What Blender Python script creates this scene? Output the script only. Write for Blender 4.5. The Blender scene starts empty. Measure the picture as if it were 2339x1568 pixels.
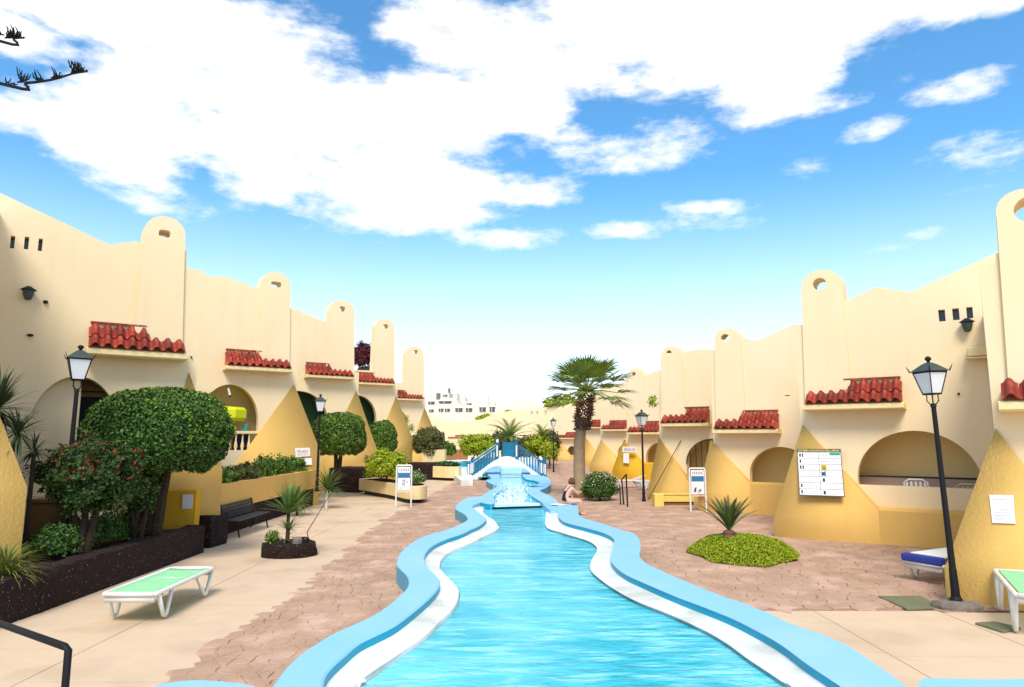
import bpy, math, random
import numpy as np
from mathutils import Vector, noise
from mathutils.geometry import tessellate_polygon
random.seed(7); rng = np.random.default_rng(7)
R = math.radians
SC = bpy.context.scene
COL = SC.collection

# ------------------------------------------------------------------ camera, sky, sun, exposure
F, CU, CV = 1560.0, 1169.0, 784.0          # focal length and centre, in units of a 2338 px wide photograph
PITCH = math.atan2(216.0, F); EYE = 2.6
cp, sp = math.cos(PITCH), math.sin(PITCH)
cam = bpy.data.cameras.new('camera'); camo = bpy.data.objects.new('camera', cam); COL.objects.link(camo)
camo.location = (0, 0, EYE); camo.rotation_euler = (math.pi/2 + PITCH, 0, 0)
cam.sensor_width = 36; cam.lens = 36*F/2338.0; cam.clip_start = .05; cam.clip_end = 2000
SC.camera = camo
SUN_EL, SUN_AZ = R(50), R(184)             # azimuth clockwise from +Y (north): behind the camera

def ray(u, v):
    cx = (u-CU)/F; cy = (CV-v)/F
    return Vector((cx, cp - cy*sp, sp + cy*cp))
def G(u, v, z=0.0):
    d = ray(u, v); t = (z-EYE)/d.z
    return Vector((d.x*t, d.y*t, z))
def AT(u, v, Y):
    d = ray(u, v); t = Y/d.y
    return Vector((d.x*t, Y, EYE + d.z*t))

W = bpy.data.worlds.new('World'); SC.world = W; W.use_nodes = True
def build_world():
    nt = W.node_tree; N = nt.nodes; L = nt.links; N.clear()
    out = N.new('ShaderNodeOutputWorld'); bg = N.new('ShaderNodeBackground')
    L.new(bg.outputs[0], out.inputs[0])
    sky = N.new('ShaderNodeTexSky'); sky.sky_type = 'NISHITA'; sky.sun_disc = False
    sky.sun_elevation = SUN_EL; sky.sun_rotation = SUN_AZ; sky.altitude = 50
    sky.air_density = 1.0; sky.dust_density = 0.6; sky.ozone_density = 2.2
    tc = N.new('ShaderNodeTexCoord')
    def math_(op, a, b=None, c=None, clamp=False):
        n = N.new('ShaderNodeMath'); n.operation = op; n.use_clamp = clamp
        for i, x in enumerate((a, b, c)):
            if x is None: continue
            if isinstance(x, (int, float)): n.inputs[i].default_value = x
            else: L.new(x, n.inputs[i])
        return n.outputs[0]
    sx = N.new('ShaderNodeSeparateXYZ'); L.new(tc.outputs['Generated'], sx.inputs[0])
    az = math_('ARCTAN2', sx.outputs[0], sx.outputs[1]); el = math_('ARCSINE', sx.outputs[2])
    cb = N.new('ShaderNodeCombineXYZ'); L.new(az, cb.inputs[0]); L.new(el, cb.inputs[1])
    # domain warp for ragged cloud edges
    mp = N.new('ShaderNodeMapping'); mp.inputs['Scale'].default_value = (8, 8, 17); L.new(tc.outputs['Generated'], mp.inputs[0])
    n1 = N.new('ShaderNodeTexNoise'); n1.inputs['Scale'].default_value = 1.0; n1.inputs['Detail'].default_value = 9; n1.inputs['Roughness'].default_value = .62
    L.new(mp.outputs[0], n1.inputs['Vector'])
    mp2 = N.new('ShaderNodeMapping'); mp2.inputs['Scale'].default_value = (3.0, 3.0, 13); mp2.inputs['Rotation'].default_value = (0, R(10), 0); L.new(tc.outputs['Generated'], mp2.inputs[0])
    n2 = N.new('ShaderNodeTexNoise'); n2.inputs['Scale'].default_value = 1.7; n2.inputs['Detail'].default_value = 8; n2.inputs['Roughness'].default_value = .6
    L.new(mp2.outputs[0], n2.inputs['Vector'])
    def vm(op, a, b):
        n = N.new('ShaderNodeVectorMath'); n.operation = op
        L.new(a, n.inputs[0])
        if isinstance(b, tuple): n.inputs[1].default_value = b
        else: L.new(b, n.inputs[1])
        return n
    # cloud banks: (u, v, ru, rv) as seen in the photograph's sky, then more of the same round the rest of the sky
    banks = [(520,160,480,190),(300,280,260,150),(820,330,430,190),(900,440,330,90),(1080,430,240,60),(1000,260,220,180),(640,420,200,90),(1150,120,330,130),
             (1450,60,420,150),(1780,180,170,110),(1700,60,400,130),(2000,20,330,90),(2260,-50,300,80),(380,430,130,45),(1400,330,170,50),(1590,490,105,26),
             (2250,345,150,35),(2000,100,130,60),(1150,540,150,22),(960,525,70,16),(2180,200,90,24),(1840,375,50,20),(1940,300,90,20),(60,90,190,60),(20,265,100,35),
             (2020,560,60,16),(2100,535,60,14),(1480,520,180,20),(300,60,380,100),(2170,440,70,10),(1840,240,110,35),(1180,210,160,110)]
    F_ = None
    def add_bank(a0, e0, ra, re, wt=1.0):
        nonlocal F_
        d = vm('SUBTRACT', cb.outputs[0], (a0, e0, 0)); s = vm('MULTIPLY', d.outputs[0], (1/ra, 1/re, 0))
        q = vm('DOT_PRODUCT', s.outputs[0], s.outputs[0]); r = math_('MULTIPLY_ADD', q.outputs['Value'], -wt, wt*(1.0 if wt == 1 else 1.0))
        if wt != 1: r = math_('ADD', r, -.30)
        F_ = r if F_ is None else math_('MAXIMUM', F_, r)
    for u, v, ru, rv in banks:
        d = ray(u, v); a0 = math.atan2(d.x, d.y); e0 = math.asin(d.z/d.length)
        k = 1/(1+((u-CU)/F)**2)
        small = ru*rv < 9000; g = 1.55 if small else 1.05
        add_bank(a0, e0, ru/F*k*g, rv/F*math.sqrt(k)*(g if small else 1), .62 if small else 1.0)
    for a0, e0, ra, re in [(1.5,.55,.55,.16),(2.3,.35,.5,.10),(2.9,.8,.7,.22),(-2.6,.5,.6,.16),(-1.9,.8,.5,.2),(-1.3,.35,.35,.1),(0,1.15,1.6,.22),(2.2,1.1,.9,.16),(-2.0,1.25,1.2,.12)]:
        add_bank(a0, e0, ra, re)
    F_ = math_('MAXIMUM', F_, -1.2)
    a = math_('MULTIPLY_ADD', n1.outputs[0], 4.6, -2.3); b = math_('MULTIPLY_ADD', n2.outputs[0], 2.6, -1.3)
    dens = math_('ADD', math_('ADD', math_('MULTIPLY', F_, 1.45), a), b)
    mr = N.new('ShaderNodeMapRange'); mr.interpolation_type = 'SMOOTHSTEP'; L.new(dens, mr.inputs[0])
    mr.inputs[1].default_value = -.15; mr.inputs[2].default_value = 1.15
    # thin white veil low over the horizon
    hz = N.new('ShaderNodeMapRange'); hz.interpolation_type = 'SMOOTHSTEP'; L.new(el, hz.inputs[0]); hz.inputs[1].default_value = .38; hz.inputs[2].default_value = -.02
    hz.inputs[3].default_value = 0; hz.inputs[4].default_value = .90
    tint = N.new('ShaderNodeMix'); tint.data_type = 'RGBA'; tint.blend_type = 'MULTIPLY'; tint.inputs[0].default_value = 1
    L.new(sky.outputs[0], tint.inputs[6]); tint.inputs[7].default_value = (.74, 1.36, 1.58, 1)
    m1 = N.new('ShaderNodeMix'); m1.data_type = 'RGBA'; L.new(hz.outputs[0], m1.inputs[0]); L.new(tint.outputs[2], m1.inputs[6]); m1.inputs[7].default_value = (8.2, 8.5, 9.0, 1)
    # cloud shade: grey heart where the bank is thick
    cs = N.new('ShaderNodeMapRange'); n3 = N.new('ShaderNodeTexNoise'); n3.inputs['Scale'].default_value = 2.6; n3.inputs['Detail'].default_value = 5; L.new(tc.outputs['Generated'], n3.inputs['Vector'])
    L.new(math_('MULTIPLY', math_('MULTIPLY_ADD', n3.outputs[0], 5.0, -1.9), dens, None, False), cs.inputs[0]); cs.inputs[1].default_value = 1.5; cs.inputs[2].default_value = 3.0; cs.inputs[3].default_value = 0; cs.inputs[4].default_value = 1
    cc = N.new('ShaderNodeMix'); cc.data_type = 'RGBA'; L.new(cs.outputs[0], cc.inputs[0]); cc.inputs[6].default_value = (7.6, 7.6, 7.6, 1); cc.inputs[7].default_value = (5.0, 5.1, 5.2, 1)
    m2 = N.new('ShaderNodeMix'); m2.data_type = 'RGBA'; L.new(mr.outputs[0], m2.inputs[0]); L.new(m1.outputs[2], m2.inputs[6]); L.new(cc.outputs[2], m2.inputs[7])
    L.new(m2.outputs[2], bg.inputs[0]); bg.inputs[1].default_value = .10
build_world()
sun = bpy.data.lights.new('sun', 'SUN'); suno = bpy.data.objects.new('sun', sun); COL.objects.link(suno)
sun.energy = 2.3; sun.angle = R(22); sun.color = (1, .95, .87)
sd = Vector((math.sin(SUN_AZ)*math.cos(SUN_EL), math.cos(SUN_AZ)*math.cos(SUN_EL), math.sin(SUN_EL)))
suno.rotation_euler = sd.to_track_quat('Z', 'Y').to_euler()
suno.location = (0, 0, 40)
vs = SC.view_settings; vs.view_transform = 'Standard'; vs.look = 'None'; vs.exposure = .70; vs.gamma = 1; vs.use_curve_mapping = False
SC.cycles.max_bounces = 6; SC.cycles.use_denoising = True

# ------------------------------------------------------------------ materials
M = {}
def mat(name, col, rough=.8, col2=None, nscale=3.0, mix=.5, bump=0, bscale=40, spec=.3, island=0, metal=0, trans=0, detail=5, col3=None, n3=.4):
    m = bpy.data.materials.new(name); m.use_nodes = True; nt = m.node_tree; N = nt.nodes; L = nt.links
    b = N['Principled BSDF']; b.inputs['Roughness'].default_value = rough; b.inputs['Base Color'].default_value = (*col, 1)
    b.inputs['Specular IOR Level'].default_value = spec; b.inputs['Metallic'].default_value = metal; b.inputs['Transmission Weight'].default_value = trans
    tc = N.new('ShaderNodeTexCoord'); co = tc.outputs['Object']
    src = None
    if col2:
        n = N.new('ShaderNodeTexNoise'); n.inputs['Scale'].default_value = nscale; n.inputs['Detail'].default_value = detail; n.inputs['Roughness'].default_value = .6; L.new(co, n.inputs['Vector'])
        mr = N.new('ShaderNodeMapRange'); L.new(n.outputs[0], mr.inputs[0]); mr.inputs[1].default_value = .5-mix*.3; mr.inputs[2].default_value = .5+mix*.3
        mx = N.new('ShaderNodeMix'); mx.data_type = 'RGBA'; L.new(mr.outputs[0], mx.inputs[0]); mx.inputs[6].default_value = (*col, 1); mx.inputs[7].default_value = (*col2, 1); src = mx.outputs[2]
        if col3:
            n_ = N.new('ShaderNodeTexNoise'); n_.inputs['Scale'].default_value = n3; n_.inputs['Detail'].default_value = 6; L.new(co, n_.inputs['Vector'])
            mr_ = N.new('ShaderNodeMapRange'); L.new(n_.outputs[0], mr_.inputs[0]); mr_.inputs[1].default_value = .5; mr_.inputs[2].default_value = .68
            mx_ = N.new('ShaderNodeMix'); mx_.data_type = 'RGBA'; L.new(mr_.outputs[0], mx_.inputs[0]); L.new(src, mx_.inputs[6]); mx_.inputs[7].default_value = (*col3, 1); src = mx_.outputs[2]
    if island:
        g = N.new('ShaderNodeNewGeometry'); hs = N.new('ShaderNodeHueSaturation')
        mr = N.new('ShaderNodeMapRange'); L.new(g.outputs['Random Per Island'], mr.inputs[0]); mr.inputs[3].default_value = 1-island; mr.inputs[4].default_value = 1+island
        L.new(mr.outputs[0], hs.inputs['Value'])
        if src: L.new(src, hs.inputs['Color'])
        else: hs.inputs['Color'].default_value = (*col, 1)
        src = hs.outputs[0]
    if src: L.new(src, b.inputs['Base Color'])
    if bump:
        n = N.new('ShaderNodeTexNoise'); n.inputs['Scale'].default_value = bscale; n.inputs['Detail'].default_value = 4; L.new(co, n.inputs['Vector'])
        bp = N.new('ShaderNodeBump'); bp.inputs['Strength'].default_value = bump; bp.inputs['Distance'].default_value = .02; L.new(n.outputs[0], bp.inputs['Height']); L.new(bp.outputs[0], b.inputs['Normal'])
    M[name] = m; return m
mat('cream', (.86,.665,.41), .9, (.83,.635,.38), .7, .9, bump=.14, bscale=22, spec=.15, col3=(.87,.69,.45), n3=.25)
mat('cream_trim', (.85,.66,.34), .9, (.81,.62,.31), 1.5, .8, bump=.2, spec=.15)
mat('ochre', (.78,.47,.135), .9, (.74,.44,.12), .9, .9, bump=.35, bscale=22, spec=.15)
mat('ochre_deep', (.72,.39,.03), .9, (.68,.36,.026), .9, .9, bump=.3, bscale=22, spec=.15)
mat('porch', (.88,.66,.30), .9, (.86,.63,.28), .8, .8, bump=.2)
mat('white_wall', (.82,.72,.58), .9, (.78,.67,.53), .4, .8)
mat('clay_tile', (.31,.035,.016), .55, (.21,.02,.010), 6, .9, bump=.3, bscale=30, spec=.4, col3=(.46,.11,.05), n3=3)
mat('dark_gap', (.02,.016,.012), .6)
mat('glass_dark', (.03,.03,.03), .15, spec=.5)
mat('window_far', (.10,.085,.07), .3, spec=.5)
mat('iron', (.008,.008,.009), .6, spec=.25)
mat('iron_green', (.05,.065,.05), .5, (.03,.04,.035), 8, .8, spec=.5)
mat('lamp_glass', (.72,.70,.70), .25, spec=.5)
mat('white_plastic', (.80,.77,.70), .35, (.74,.70,.60), 3, .8, spec=.5)
mat('green_sling', (.28,.62,.30), .7, (.34,.68,.36), 5, .8, bump=.2, bscale=120)
mat('blue_cushion', (.025,.04,.24), .8, (.04,.055,.30), 6, .7)
mat('slab', (.68,.49,.325), .85, (.62,.435,.28), 1.3, .9, bump=.25, bscale=18, col3=(.54,.38,.245), n3=.8)
mat('stone_pink', (.52,.325,.21), .85, (.37,.215,.14), 1.5, .8, bump=.8, bscale=11, island=.09, col3=(.60,.37,.265), n3=1.3, detail=12)
mat('joint', (.33,.18,.12), .95, (.44,.26,.19), 5, .8)
mat('earth', (.50,.37,.26), .95, (.42,.30,.2), .4, .9, bump=.3, bscale=6)
mat('soil', (.06,.035,.02), .95, (.03,.018,.012), 8, .9, bump=.6, bscale=20)
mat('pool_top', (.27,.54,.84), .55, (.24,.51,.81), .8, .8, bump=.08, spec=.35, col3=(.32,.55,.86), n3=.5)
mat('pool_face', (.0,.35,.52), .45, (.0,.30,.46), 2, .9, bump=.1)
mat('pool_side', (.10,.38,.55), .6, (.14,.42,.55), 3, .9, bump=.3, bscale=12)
mat('pool_ledge', (.80,.80,.76), .5, (.72,.73,.69), 1.6, .9, bump=.2, col3=(.56,.54,.45), n3=1.3)
mat('white_paint', (.84,.82,.78), .6, (.78,.76,.72), 2, .8)
mat('bridge_blue', (.015,.10,.24), .4, (.01,.17,.26), 2, .9)
mat('bridge_teal', (.01,.17,.29), .45, (.01,.12,.22), 2, .9)
mat('terracotta', (.42,.18,.07), .8, (.36,.14,.05), 3, .8)
mat('bark', (.07,.043,.027), .95, (.035,.022,.013), 5, .9, bump=.9, bscale=14)
mat('bark_pale', (.42,.29,.17), .95, (.28,.18,.10), 3, .9, bump=.8, bscale=9)
mat('boot', (.20,.085,.05), .9, (.12,.05,.03), 6, .9, island=.3)
mat('leaf_dark', (.032,.080,.010), .55, (.065,.13,.014), 2.0, .9, island=.75, spec=.35)
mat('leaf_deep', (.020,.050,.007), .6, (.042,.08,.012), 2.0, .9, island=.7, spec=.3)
mat('leaf_highlight', (.10,.18,.012), .55, (.16,.25,.015), 3.0, .9, island=.5, spec=.35)  # paler leaf green, sunlight painted onto the big topiary
mat('leaf_mid', (.055,.12,.010), .55, (.12,.19,.015), 2.0, .9, island=.6, spec=.35)
mat('leaf_lime', (.24,.31,.008), .55, (.36,.39,.012), 3.0, .9, island=.4, spec=.35)
mat('leaf_olive', (.085,.10,.022), .6, (.13,.12,.03), 2.0, .9, island=.5)
mat('leaf_red', (.45,.02,.01), .6, (.28,.03,.01), 4, .9, island=.4)
mat('leaf_wine', (.10,.008,.022), .6, (.06,.01,.02), 4, .9, island=.4)
mat('petal_white', (.7,.68,.5), .6, island=.2)
mat('blade_green', (.09,.17,.03), .5, (.17,.24,.04), 1.5, .9, island=.3, spec=.4)
mat('blade_dark', (.025,.045,.014), .5, (.05,.075,.02), 1.5, .9, island=.3, spec=.4)
mat('blade_dry', (.15,.10,.045), .8, (.09,.05,.025), 3, .9, island=.3)
mat('palm_leaf', (.10,.17,.02), .5, (.30,.36,.05), 1.0, .9, island=.3, spec=.4)
mat('grass', (.16,.19,.03), .6, (.25,.26,.05), 3, .9, island=.4)
mat('needle', (.010,.009,.010), .8)
mat('skin', (.72,.42,.30), .55, (.66,.36,.25), 6, .7, spec=.3)
mat('swimsuit', (.012,.012,.018), .7)
mat('hair', (.085,.035,.012), .6, (.20,.09,.03), 25, .9, bump=.6, bscale=60)
mat('towel', (.8,.76,.7), .9, bump=.4, bscale=60)
mat('paper', (.82,.78,.76), .7, (.78,.74,.72), 3, .6)
mat('ink', (.03,.03,.03), .7)
mat('ink_grey', (.45,.43,.42), .7)
mat('ink_yellow', (.65,.52,.12), .7)
mat('ink_green', (.02,.33,.2), .6)
mat('ink_red', (.45,.10,.12), .7)
mat('ink_purple', (.35,.22,.45), .7)
mat('ink_blue', (.03,.17,.32), .6)
mat('board_edge', (.12,.11,.09), .6)
mat('moss_cover', (.20,.19,.10), .9, (.14,.14,.07), 3, .9, bump=.4)
mat('box_brown', (.22,.12,.05), .9, (.17,.09,.04), 2, .8)
mat('bench_wood', (.022,.024,.024), .55, (.04,.04,.04), 4, .8)
mat('parasol', (.62,.66,.01), .7)
mat('screen_green', (.05,.13,.045), .6, (.03,.09,.04), 2, .8)
mat('teal_fabric', (.02,.25,.28), .7); mat('pink_fabric', (.7,.08,.22), .7); mat('navy_fabric', (.02,.02,.09), .7)
mat('foam', (.80,.90,.92), .5)
mat('rock_grey', (.25,.21,.17), .95, (.14,.11,.09), 5, .9, bump=.9, bscale=12)
mat('low_yellow', (.80,.58,.14), .85, (.74,.52,.11), 2, .8, bump=.2)

def streaks(name, amt, tone):
    nt = M[name].node_tree; N = nt.nodes; L = nt.links; b = N['Principled BSDF']; old = b.inputs['Base Color'].links[0].from_socket; tc = [n for n in N if n.type == 'TEX_COORD'][0]
    mp = N.new('ShaderNodeMapping'); mp.inputs['Scale'].default_value = (2.2, 2.2, .22); L.new(tc.outputs['Object'], mp.inputs[0])
    n = N.new('ShaderNodeTexNoise'); n.inputs['Scale'].default_value = 1.3; n.inputs['Detail'].default_value = 8; n.inputs['Roughness'].default_value = .65; L.new(mp.outputs[0], n.inputs['Vector'])
    mr = N.new('ShaderNodeMapRange'); L.new(n.outputs[0], mr.inputs[0]); mr.inputs[1].default_value = .50; mr.inputs[2].default_value = .75; mr.inputs[4].default_value = amt
    mx = N.new('ShaderNodeMix'); mx.data_type = 'RGBA'; mx.blend_type = 'MULTIPLY'; L.new(mr.outputs[0], mx.inputs[0]); L.new(old, mx.inputs[6]); mx.inputs[7].default_value = (*tone, 1); L.new(mx.outputs[2], b.inputs['Base Color'])
streaks('cream', .22, (.80,.76,.68)); streaks('ochre', .2, (.80,.74,.66)); streaks('ochre_deep', .5, (.80,.74,.66)); streaks('cream_trim', .6, (.78,.72,.62)); streaks('pool_side', .6, (.7,.7,.65))
def tile_variation():
    nt = M['clay_tile'].node_tree; N = nt.nodes; L = nt.links; b = N['Principled BSDF']; old = b.inputs['Base Color'].links[0].from_socket
    oi = N.new('ShaderNodeObjectInfo'); mr = N.new('ShaderNodeMapRange'); L.new(oi.outputs['Random'], mr.inputs[0]); mr.inputs[3].default_value = .65; mr.inputs[4].default_value = 1.35
    hs = N.new('ShaderNodeHueSaturation'); L.new(mr.outputs[0], hs.inputs['Value']); L.new(old, hs.inputs['Color']); L.new(hs.outputs[0], b.inputs['Base Color']); b.inputs['Roughness'].default_value = .75
tile_variation()
def lava():
    m = mat('lava', (.034,.012,.007), .95, (.010,.005,.004), 9, .9)
    nt = m.node_tree; N = nt.nodes; L = nt.links; b = N['Principled BSDF']; tc = [n for n in N if n.type == 'TEX_COORD'][0]
    v = N.new('ShaderNodeTexVoronoi'); v.inputs['Scale'].default_value = 21; L.new(tc.outputs['Object'], v.inputs['Vector'])
    n = N.new('ShaderNodeTexNoise'); n.inputs['Scale'].default_value = 26; n.inputs['Detail'].default_value = 5; L.new(tc.outputs['Object'], n.inputs['Vector'])
    mr = N.new('ShaderNodeMapRange'); L.new(v.outputs['Distance'], mr.inputs[0]); mr.inputs[1].default_value = .24; mr.inputs[2].default_value = .08
    mr2 = N.new('ShaderNodeMapRange'); L.new(n.outputs[0], mr2.inputs[0]); mr2.inputs[1].default_value = .50; mr2.inputs[2].default_value = .62
    mu = N.new('ShaderNodeMath'); mu.operation = 'MULTIPLY'; L.new(mr.outputs[0], mu.inputs[0]); L.new(mr2.outputs[0], mu.inputs[1])
    old = b.inputs['Base Color'].links[0].from_socket
    mx = N.new('ShaderNodeMix'); mx.data_type = 'RGBA'; L.new(mu.outputs[0], mx.inputs[0]); L.new(old, mx.inputs[6]); mx.inputs[7].default_value = (.5,.45,.45,1); L.new(mx.outputs[2], b.inputs['Base Color'])
    bp = N.new('ShaderNodeBump'); bp.inputs['Strength'].default_value = 1; bp.inputs['Distance'].default_value = .05; L.new(n.outputs[0], bp.inputs['Height']); L.new(bp.outputs[0], b.inputs['Normal'])
lava()

def water_mat(name):
    m = bpy.data.materials.new(name); m.use_nodes = True; nt = m.node_tree; N = nt.nodes; L = nt.links; b = N['Principled BSDF']
    tc = N.new('ShaderNodeTexCoord'); co = tc.outputs['Object']
    b.inputs['Roughness'].default_value = .06; b.inputs['IOR'].default_value = 1.33
    def nz(scale, sx_, sy_, det):
        mp = N.new('ShaderNodeMapping'); mp.inputs['Scale'].default_value = (sx_, sy_, 1); L.new(co, mp.inputs[0])
        n = N.new('ShaderNodeTexNoise'); n.inputs['Scale'].default_value = scale; n.inputs['Detail'].default_value = det; n.inputs['Distortion'].default_value = .6; L.new(mp.outputs[0], n.inputs['Vector']); return n.outputs[0]
    # opaque turquoise body: noise paints depth tones and pale caustic light into its colour
    a = nz(.30, 1.2, .9, 5); c = nz(2.6, .5, 1.9, 7)
    mr = N.new('ShaderNodeMapRange'); L.new(a, mr.inputs[0]); mr.inputs[1].default_value = .42; mr.inputs[2].default_value = .62
    mx = N.new('ShaderNodeMix'); mx.data_type = 'RGBA'; L.new(mr.outputs[0], mx.inputs[0]); mx.inputs[6].default_value = (.01,.45,.55,1); mx.inputs[7].default_value = (.14,.66,.79,1)
    mr2 = N.new('ShaderNodeMapRange'); L.new(c, mr2.inputs[0]); mr2.inputs[1].default_value = .46; mr2.inputs[2].default_value = .70
    mx2 = N.new('ShaderNodeMix'); mx2.data_type = 'RGBA'; L.new(mr2.outputs[0], mx2.inputs[0]); L.new(mx.outputs[2], mx2.inputs[6]); mx2.inputs[7].default_value = (.30,.78,.88,1)
    L.new(mx2.outputs[2], b.inputs['Base Color'])
    h = nz(3.2, .6, 1.9, 7); h2 = nz(13, .7, 1.5, 3)
    ad = N.new('ShaderNodeMath'); ad.operation = 'MULTIPLY_ADD'; L.new(h2, ad.inputs[0]); ad.inputs[1].default_value = .25; L.new(h, ad.inputs[2])
    bp = N.new('ShaderNodeBump'); bp.inputs['Strength'].default_value = 1; bp.inputs['Distance'].default_value = .10; L.new(ad.outputs[0], bp.inputs['Height']); L.new(bp.outputs[0], b.inputs['Normal'])
    M[name] = m
water_mat('water')

# ------------------------------------------------------------------ helpers
class MB:
    def __init__(s): s.v = []; s.f = []
    def add(s, vs_, fs):
        k = len(s.v); s.v += [tuple(p) for p in vs_]; s.f += [tuple(i+k for i in f) for f in fs]
    def box(s, c, size, rz=0, rx=0):
        hx, hy, hz = [q/2 for q in size]; c = Vector(c); cr, sr = math.cos(rz), math.sin(rz)
        P = []
        for x, y, z in ((-1,-1,-1),(1,-1,-1),(1,1,-1),(-1,1,-1),(-1,-1,1),(1,-1,1),(1,1,1),(-1,1,1)):
            x, y, z = x*hx, y*hy, z*hz
            if rx: y, z = y*math.cos(rx)-z*math.sin(rx), y*math.sin(rx)+z*math.cos(rx)
            P.append((c.x+x*cr-y*sr, c.y+x*sr+y*cr, c.z+z))
        s.add(P, [(0,3,2,1),(4,5,6,7),(0,1,5,4),(1,2,6,5),(2,3,7,6),(3,0,4,7)])
    def tube(s, pts, rad, n=8, cap=True):
        pts = [Vector(p) for p in pts]; rads = rad if isinstance(rad, (list, tuple)) else [rad]*len(pts)
        V = []; prev = None
        for i, p in enumerate(pts):
            d = (pts[min(i+1, len(pts)-1)] - pts[max(i-1, 0)]).normalized()
            a = Vector((0,0,1)) if abs(d.z) < .9 else Vector((1,0,0))
            if prev: a = prev
            x = (a - d*a.dot(d)).normalized(); y = d.cross(x); prev = x
            for k in range(n):
                t = 2*math.pi*k/n; V.append(p + (x*math.cos(t)+y*math.sin(t))*rads[i])
        Fc = [(i*n+k, i*n+(k+1)%n, (i+1)*n+(k+1)%n, (i+1)*n+k) for i in range(len(pts)-1) for k in range(n)]
        if cap: Fc += [tuple(range(n))[::-1], tuple(range((len(pts)-1)*n, len(pts)*n))]
        s.add(V, Fc)
    def lathe(s, c, prof, n=16):
        c = Vector(c); V = []
        for r, z in prof:
            for k in range(n):
                t = 2*math.pi*k/n; V.append((c.x+r*math.cos(t), c.y+r*math.sin(t), c.z+z))
        Fc = [(i*n+k, i*n+(k+1)%n, (i+1)*n+(k+1)%n, (i+1)*n+k) for i in range(len(prof)-1) for k in range(n)]
        Fc += [tuple(range(n))[::-1], tuple(range((len(prof)-1)*n, len(prof)*n))]
        s.add(V, Fc)
    def prism(s, poly, z0, z1):           # poly xy list
        n = len(poly); V = [(x, y, z0) for x, y in poly] + [(x, y, z1) for x, y in poly]
        tri = tessellate_polygon([[Vector((x, y, 0)) for x, y in poly]])
        Fc = [tuple(i+n for i in t) for t in tri] + [(i, (i+1)%n, n+(i+1)%n, n+i) for i in range(n)]
        s.add(V, Fc)
    def build(s, name, m, parent=None, smooth=False, bevel=0):
        me = bpy.data.meshes.new(name); me.from_pydata(s.v, [], s.f); me.update()
        o = bpy.data.objects.new(name, me); COL.objects.link(o); me.materials.append(M[m] if isinstance(m, str) else m)
        if smooth: me.polygons.foreach_set('use_smooth', [True]*len(me.polygons))
        if bevel:
            b = o.modifiers.new('bevel', 'BEVEL'); b.width = bevel; b.segments = 2; b.limit_method = 'ANGLE'
        if parent: put(o, parent)
        return o
def put(o, parent):
    o.parent = parent; o.matrix_parent_inverse = Matrix_inv(parent)
def Matrix_inv(p):
    from mathutils import Matrix, Euler
    def W_(q):
        m = Matrix.LocRotScale(q.location, q.rotation_euler, q.scale)
        return (W_(q.parent) @ q.matrix_parent_inverse @ m) if q.parent else m
    return W_(p).inverted()
def tag(o, label, cat=None, group=None, kind=None):
    if label: o['label'] = label
    if cat: o['category'] = cat
    if group: o['group'] = group
    if kind: o['kind'] = kind
    return o
def thing(name, loc, label, cat, group=None, rz=0):
    o = bpy.data.objects.new(name, None); COL.objects.link(o); o.location = loc; o.rotation_euler = (0, 0, rz); o.empty_display_size = .1
    return tag(o, label, cat, group)
def local_part(mb, name, m, t, **k):      # mesh given in the thing's own coordinates
    o = mb.build(name, m, None, **k); o.parent = t; return o
def copy_thing(root, loc, rz, label, group=None):
    r = root.copy(); COL.objects.link(r); r.location = loc; r.rotation_euler = (0, 0, rz); r['label'] = label
    if group: r['group'] = group
    for ch in list(root.children):
        c = ch.copy(); COL.objects.link(c); c.parent = r
        for g in ch.children:
            d = g.copy(); COL.objects.link(d); d.parent = c
    return r
def fast_mesh(name, V, Fq, m, parent=None):   # V (n,3) array, Fq (k,4 or 3) array
    me = bpy.data.meshes.new(name); k = Fq.shape[1]
    me.vertices.add(len(V)); me.vertices.foreach_set('co', np.asarray(V, dtype=np.float32).ravel())
    me.loops.add(Fq.size); me.loops.foreach_set('vertex_index', Fq.astype(np.int32).ravel())
    me.polygons.add(len(Fq)); me.polygons.foreach_set('loop_start', np.arange(0, Fq.size, k, dtype=np.int32)); me.polygons.foreach_set('loop_total', np.full(len(Fq), k, dtype=np.int32))
    me.update(calc_edges=True); me.validate(); me.materials.append(M[m])
    o = bpy.data.objects.new(name, me); COL.objects.link(o)
    if parent: o.parent = parent
    return o
def leaves(name, P, m, size, parent=None, nrm=None, tilt=.7, asp=.55):
    n = len(P); P = np.asarray(P)
    a = rng.normal(size=(n, 3))
    if nrm is not None: a = nrm + a*tilt
    a /= np.linalg.norm(a, axis=1)[:, None]
    b = rng.normal(size=(n, 3)); b -= a*(a*b).sum(1)[:, None]; b /= np.linalg.norm(b, axis=1)[:, None]; c = np.cross(a, b)
    s = (size*(.6+.8*rng.random(n)))[:, None]
    V = np.stack([P-b*s, P-c*s*asp+a*s*.12, P+b*s, P+c*s*asp+a*s*.12], 1).reshape(-1, 3)
    Fq = np.arange(4*n).reshape(n, 4)
    return fast_mesh(name, V, Fq, m, parent)
def ellipsoid_pts(n, r, shell=.25, lump=.12, flat_bottom=-.6, seed=0, power=2.0):
    d = rng.normal(size=(n*2, 3)); d /= np.linalg.norm(d, axis=1)[:, None]
    d = d[d[:, 2] > flat_bottom][:n]
    if power != 2.0:
        q = (np.abs(d)**power).sum(1)**(1/power); k = 1/q
    else: k = np.ones(len(d))
    lum = np.array([noise.noise(Vector((x*2.2+seed, y*2.2, z*2.2)))+.5*noise.noise(Vector((x*6+seed, y*6, z*6))) for x, y, z in d])
    rad = (1 - shell*rng.random(len(d))**1.6)*(1+lump*lum)*k
    return d*rad[:, None]*np.array(r), d/np.array(r)
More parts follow.
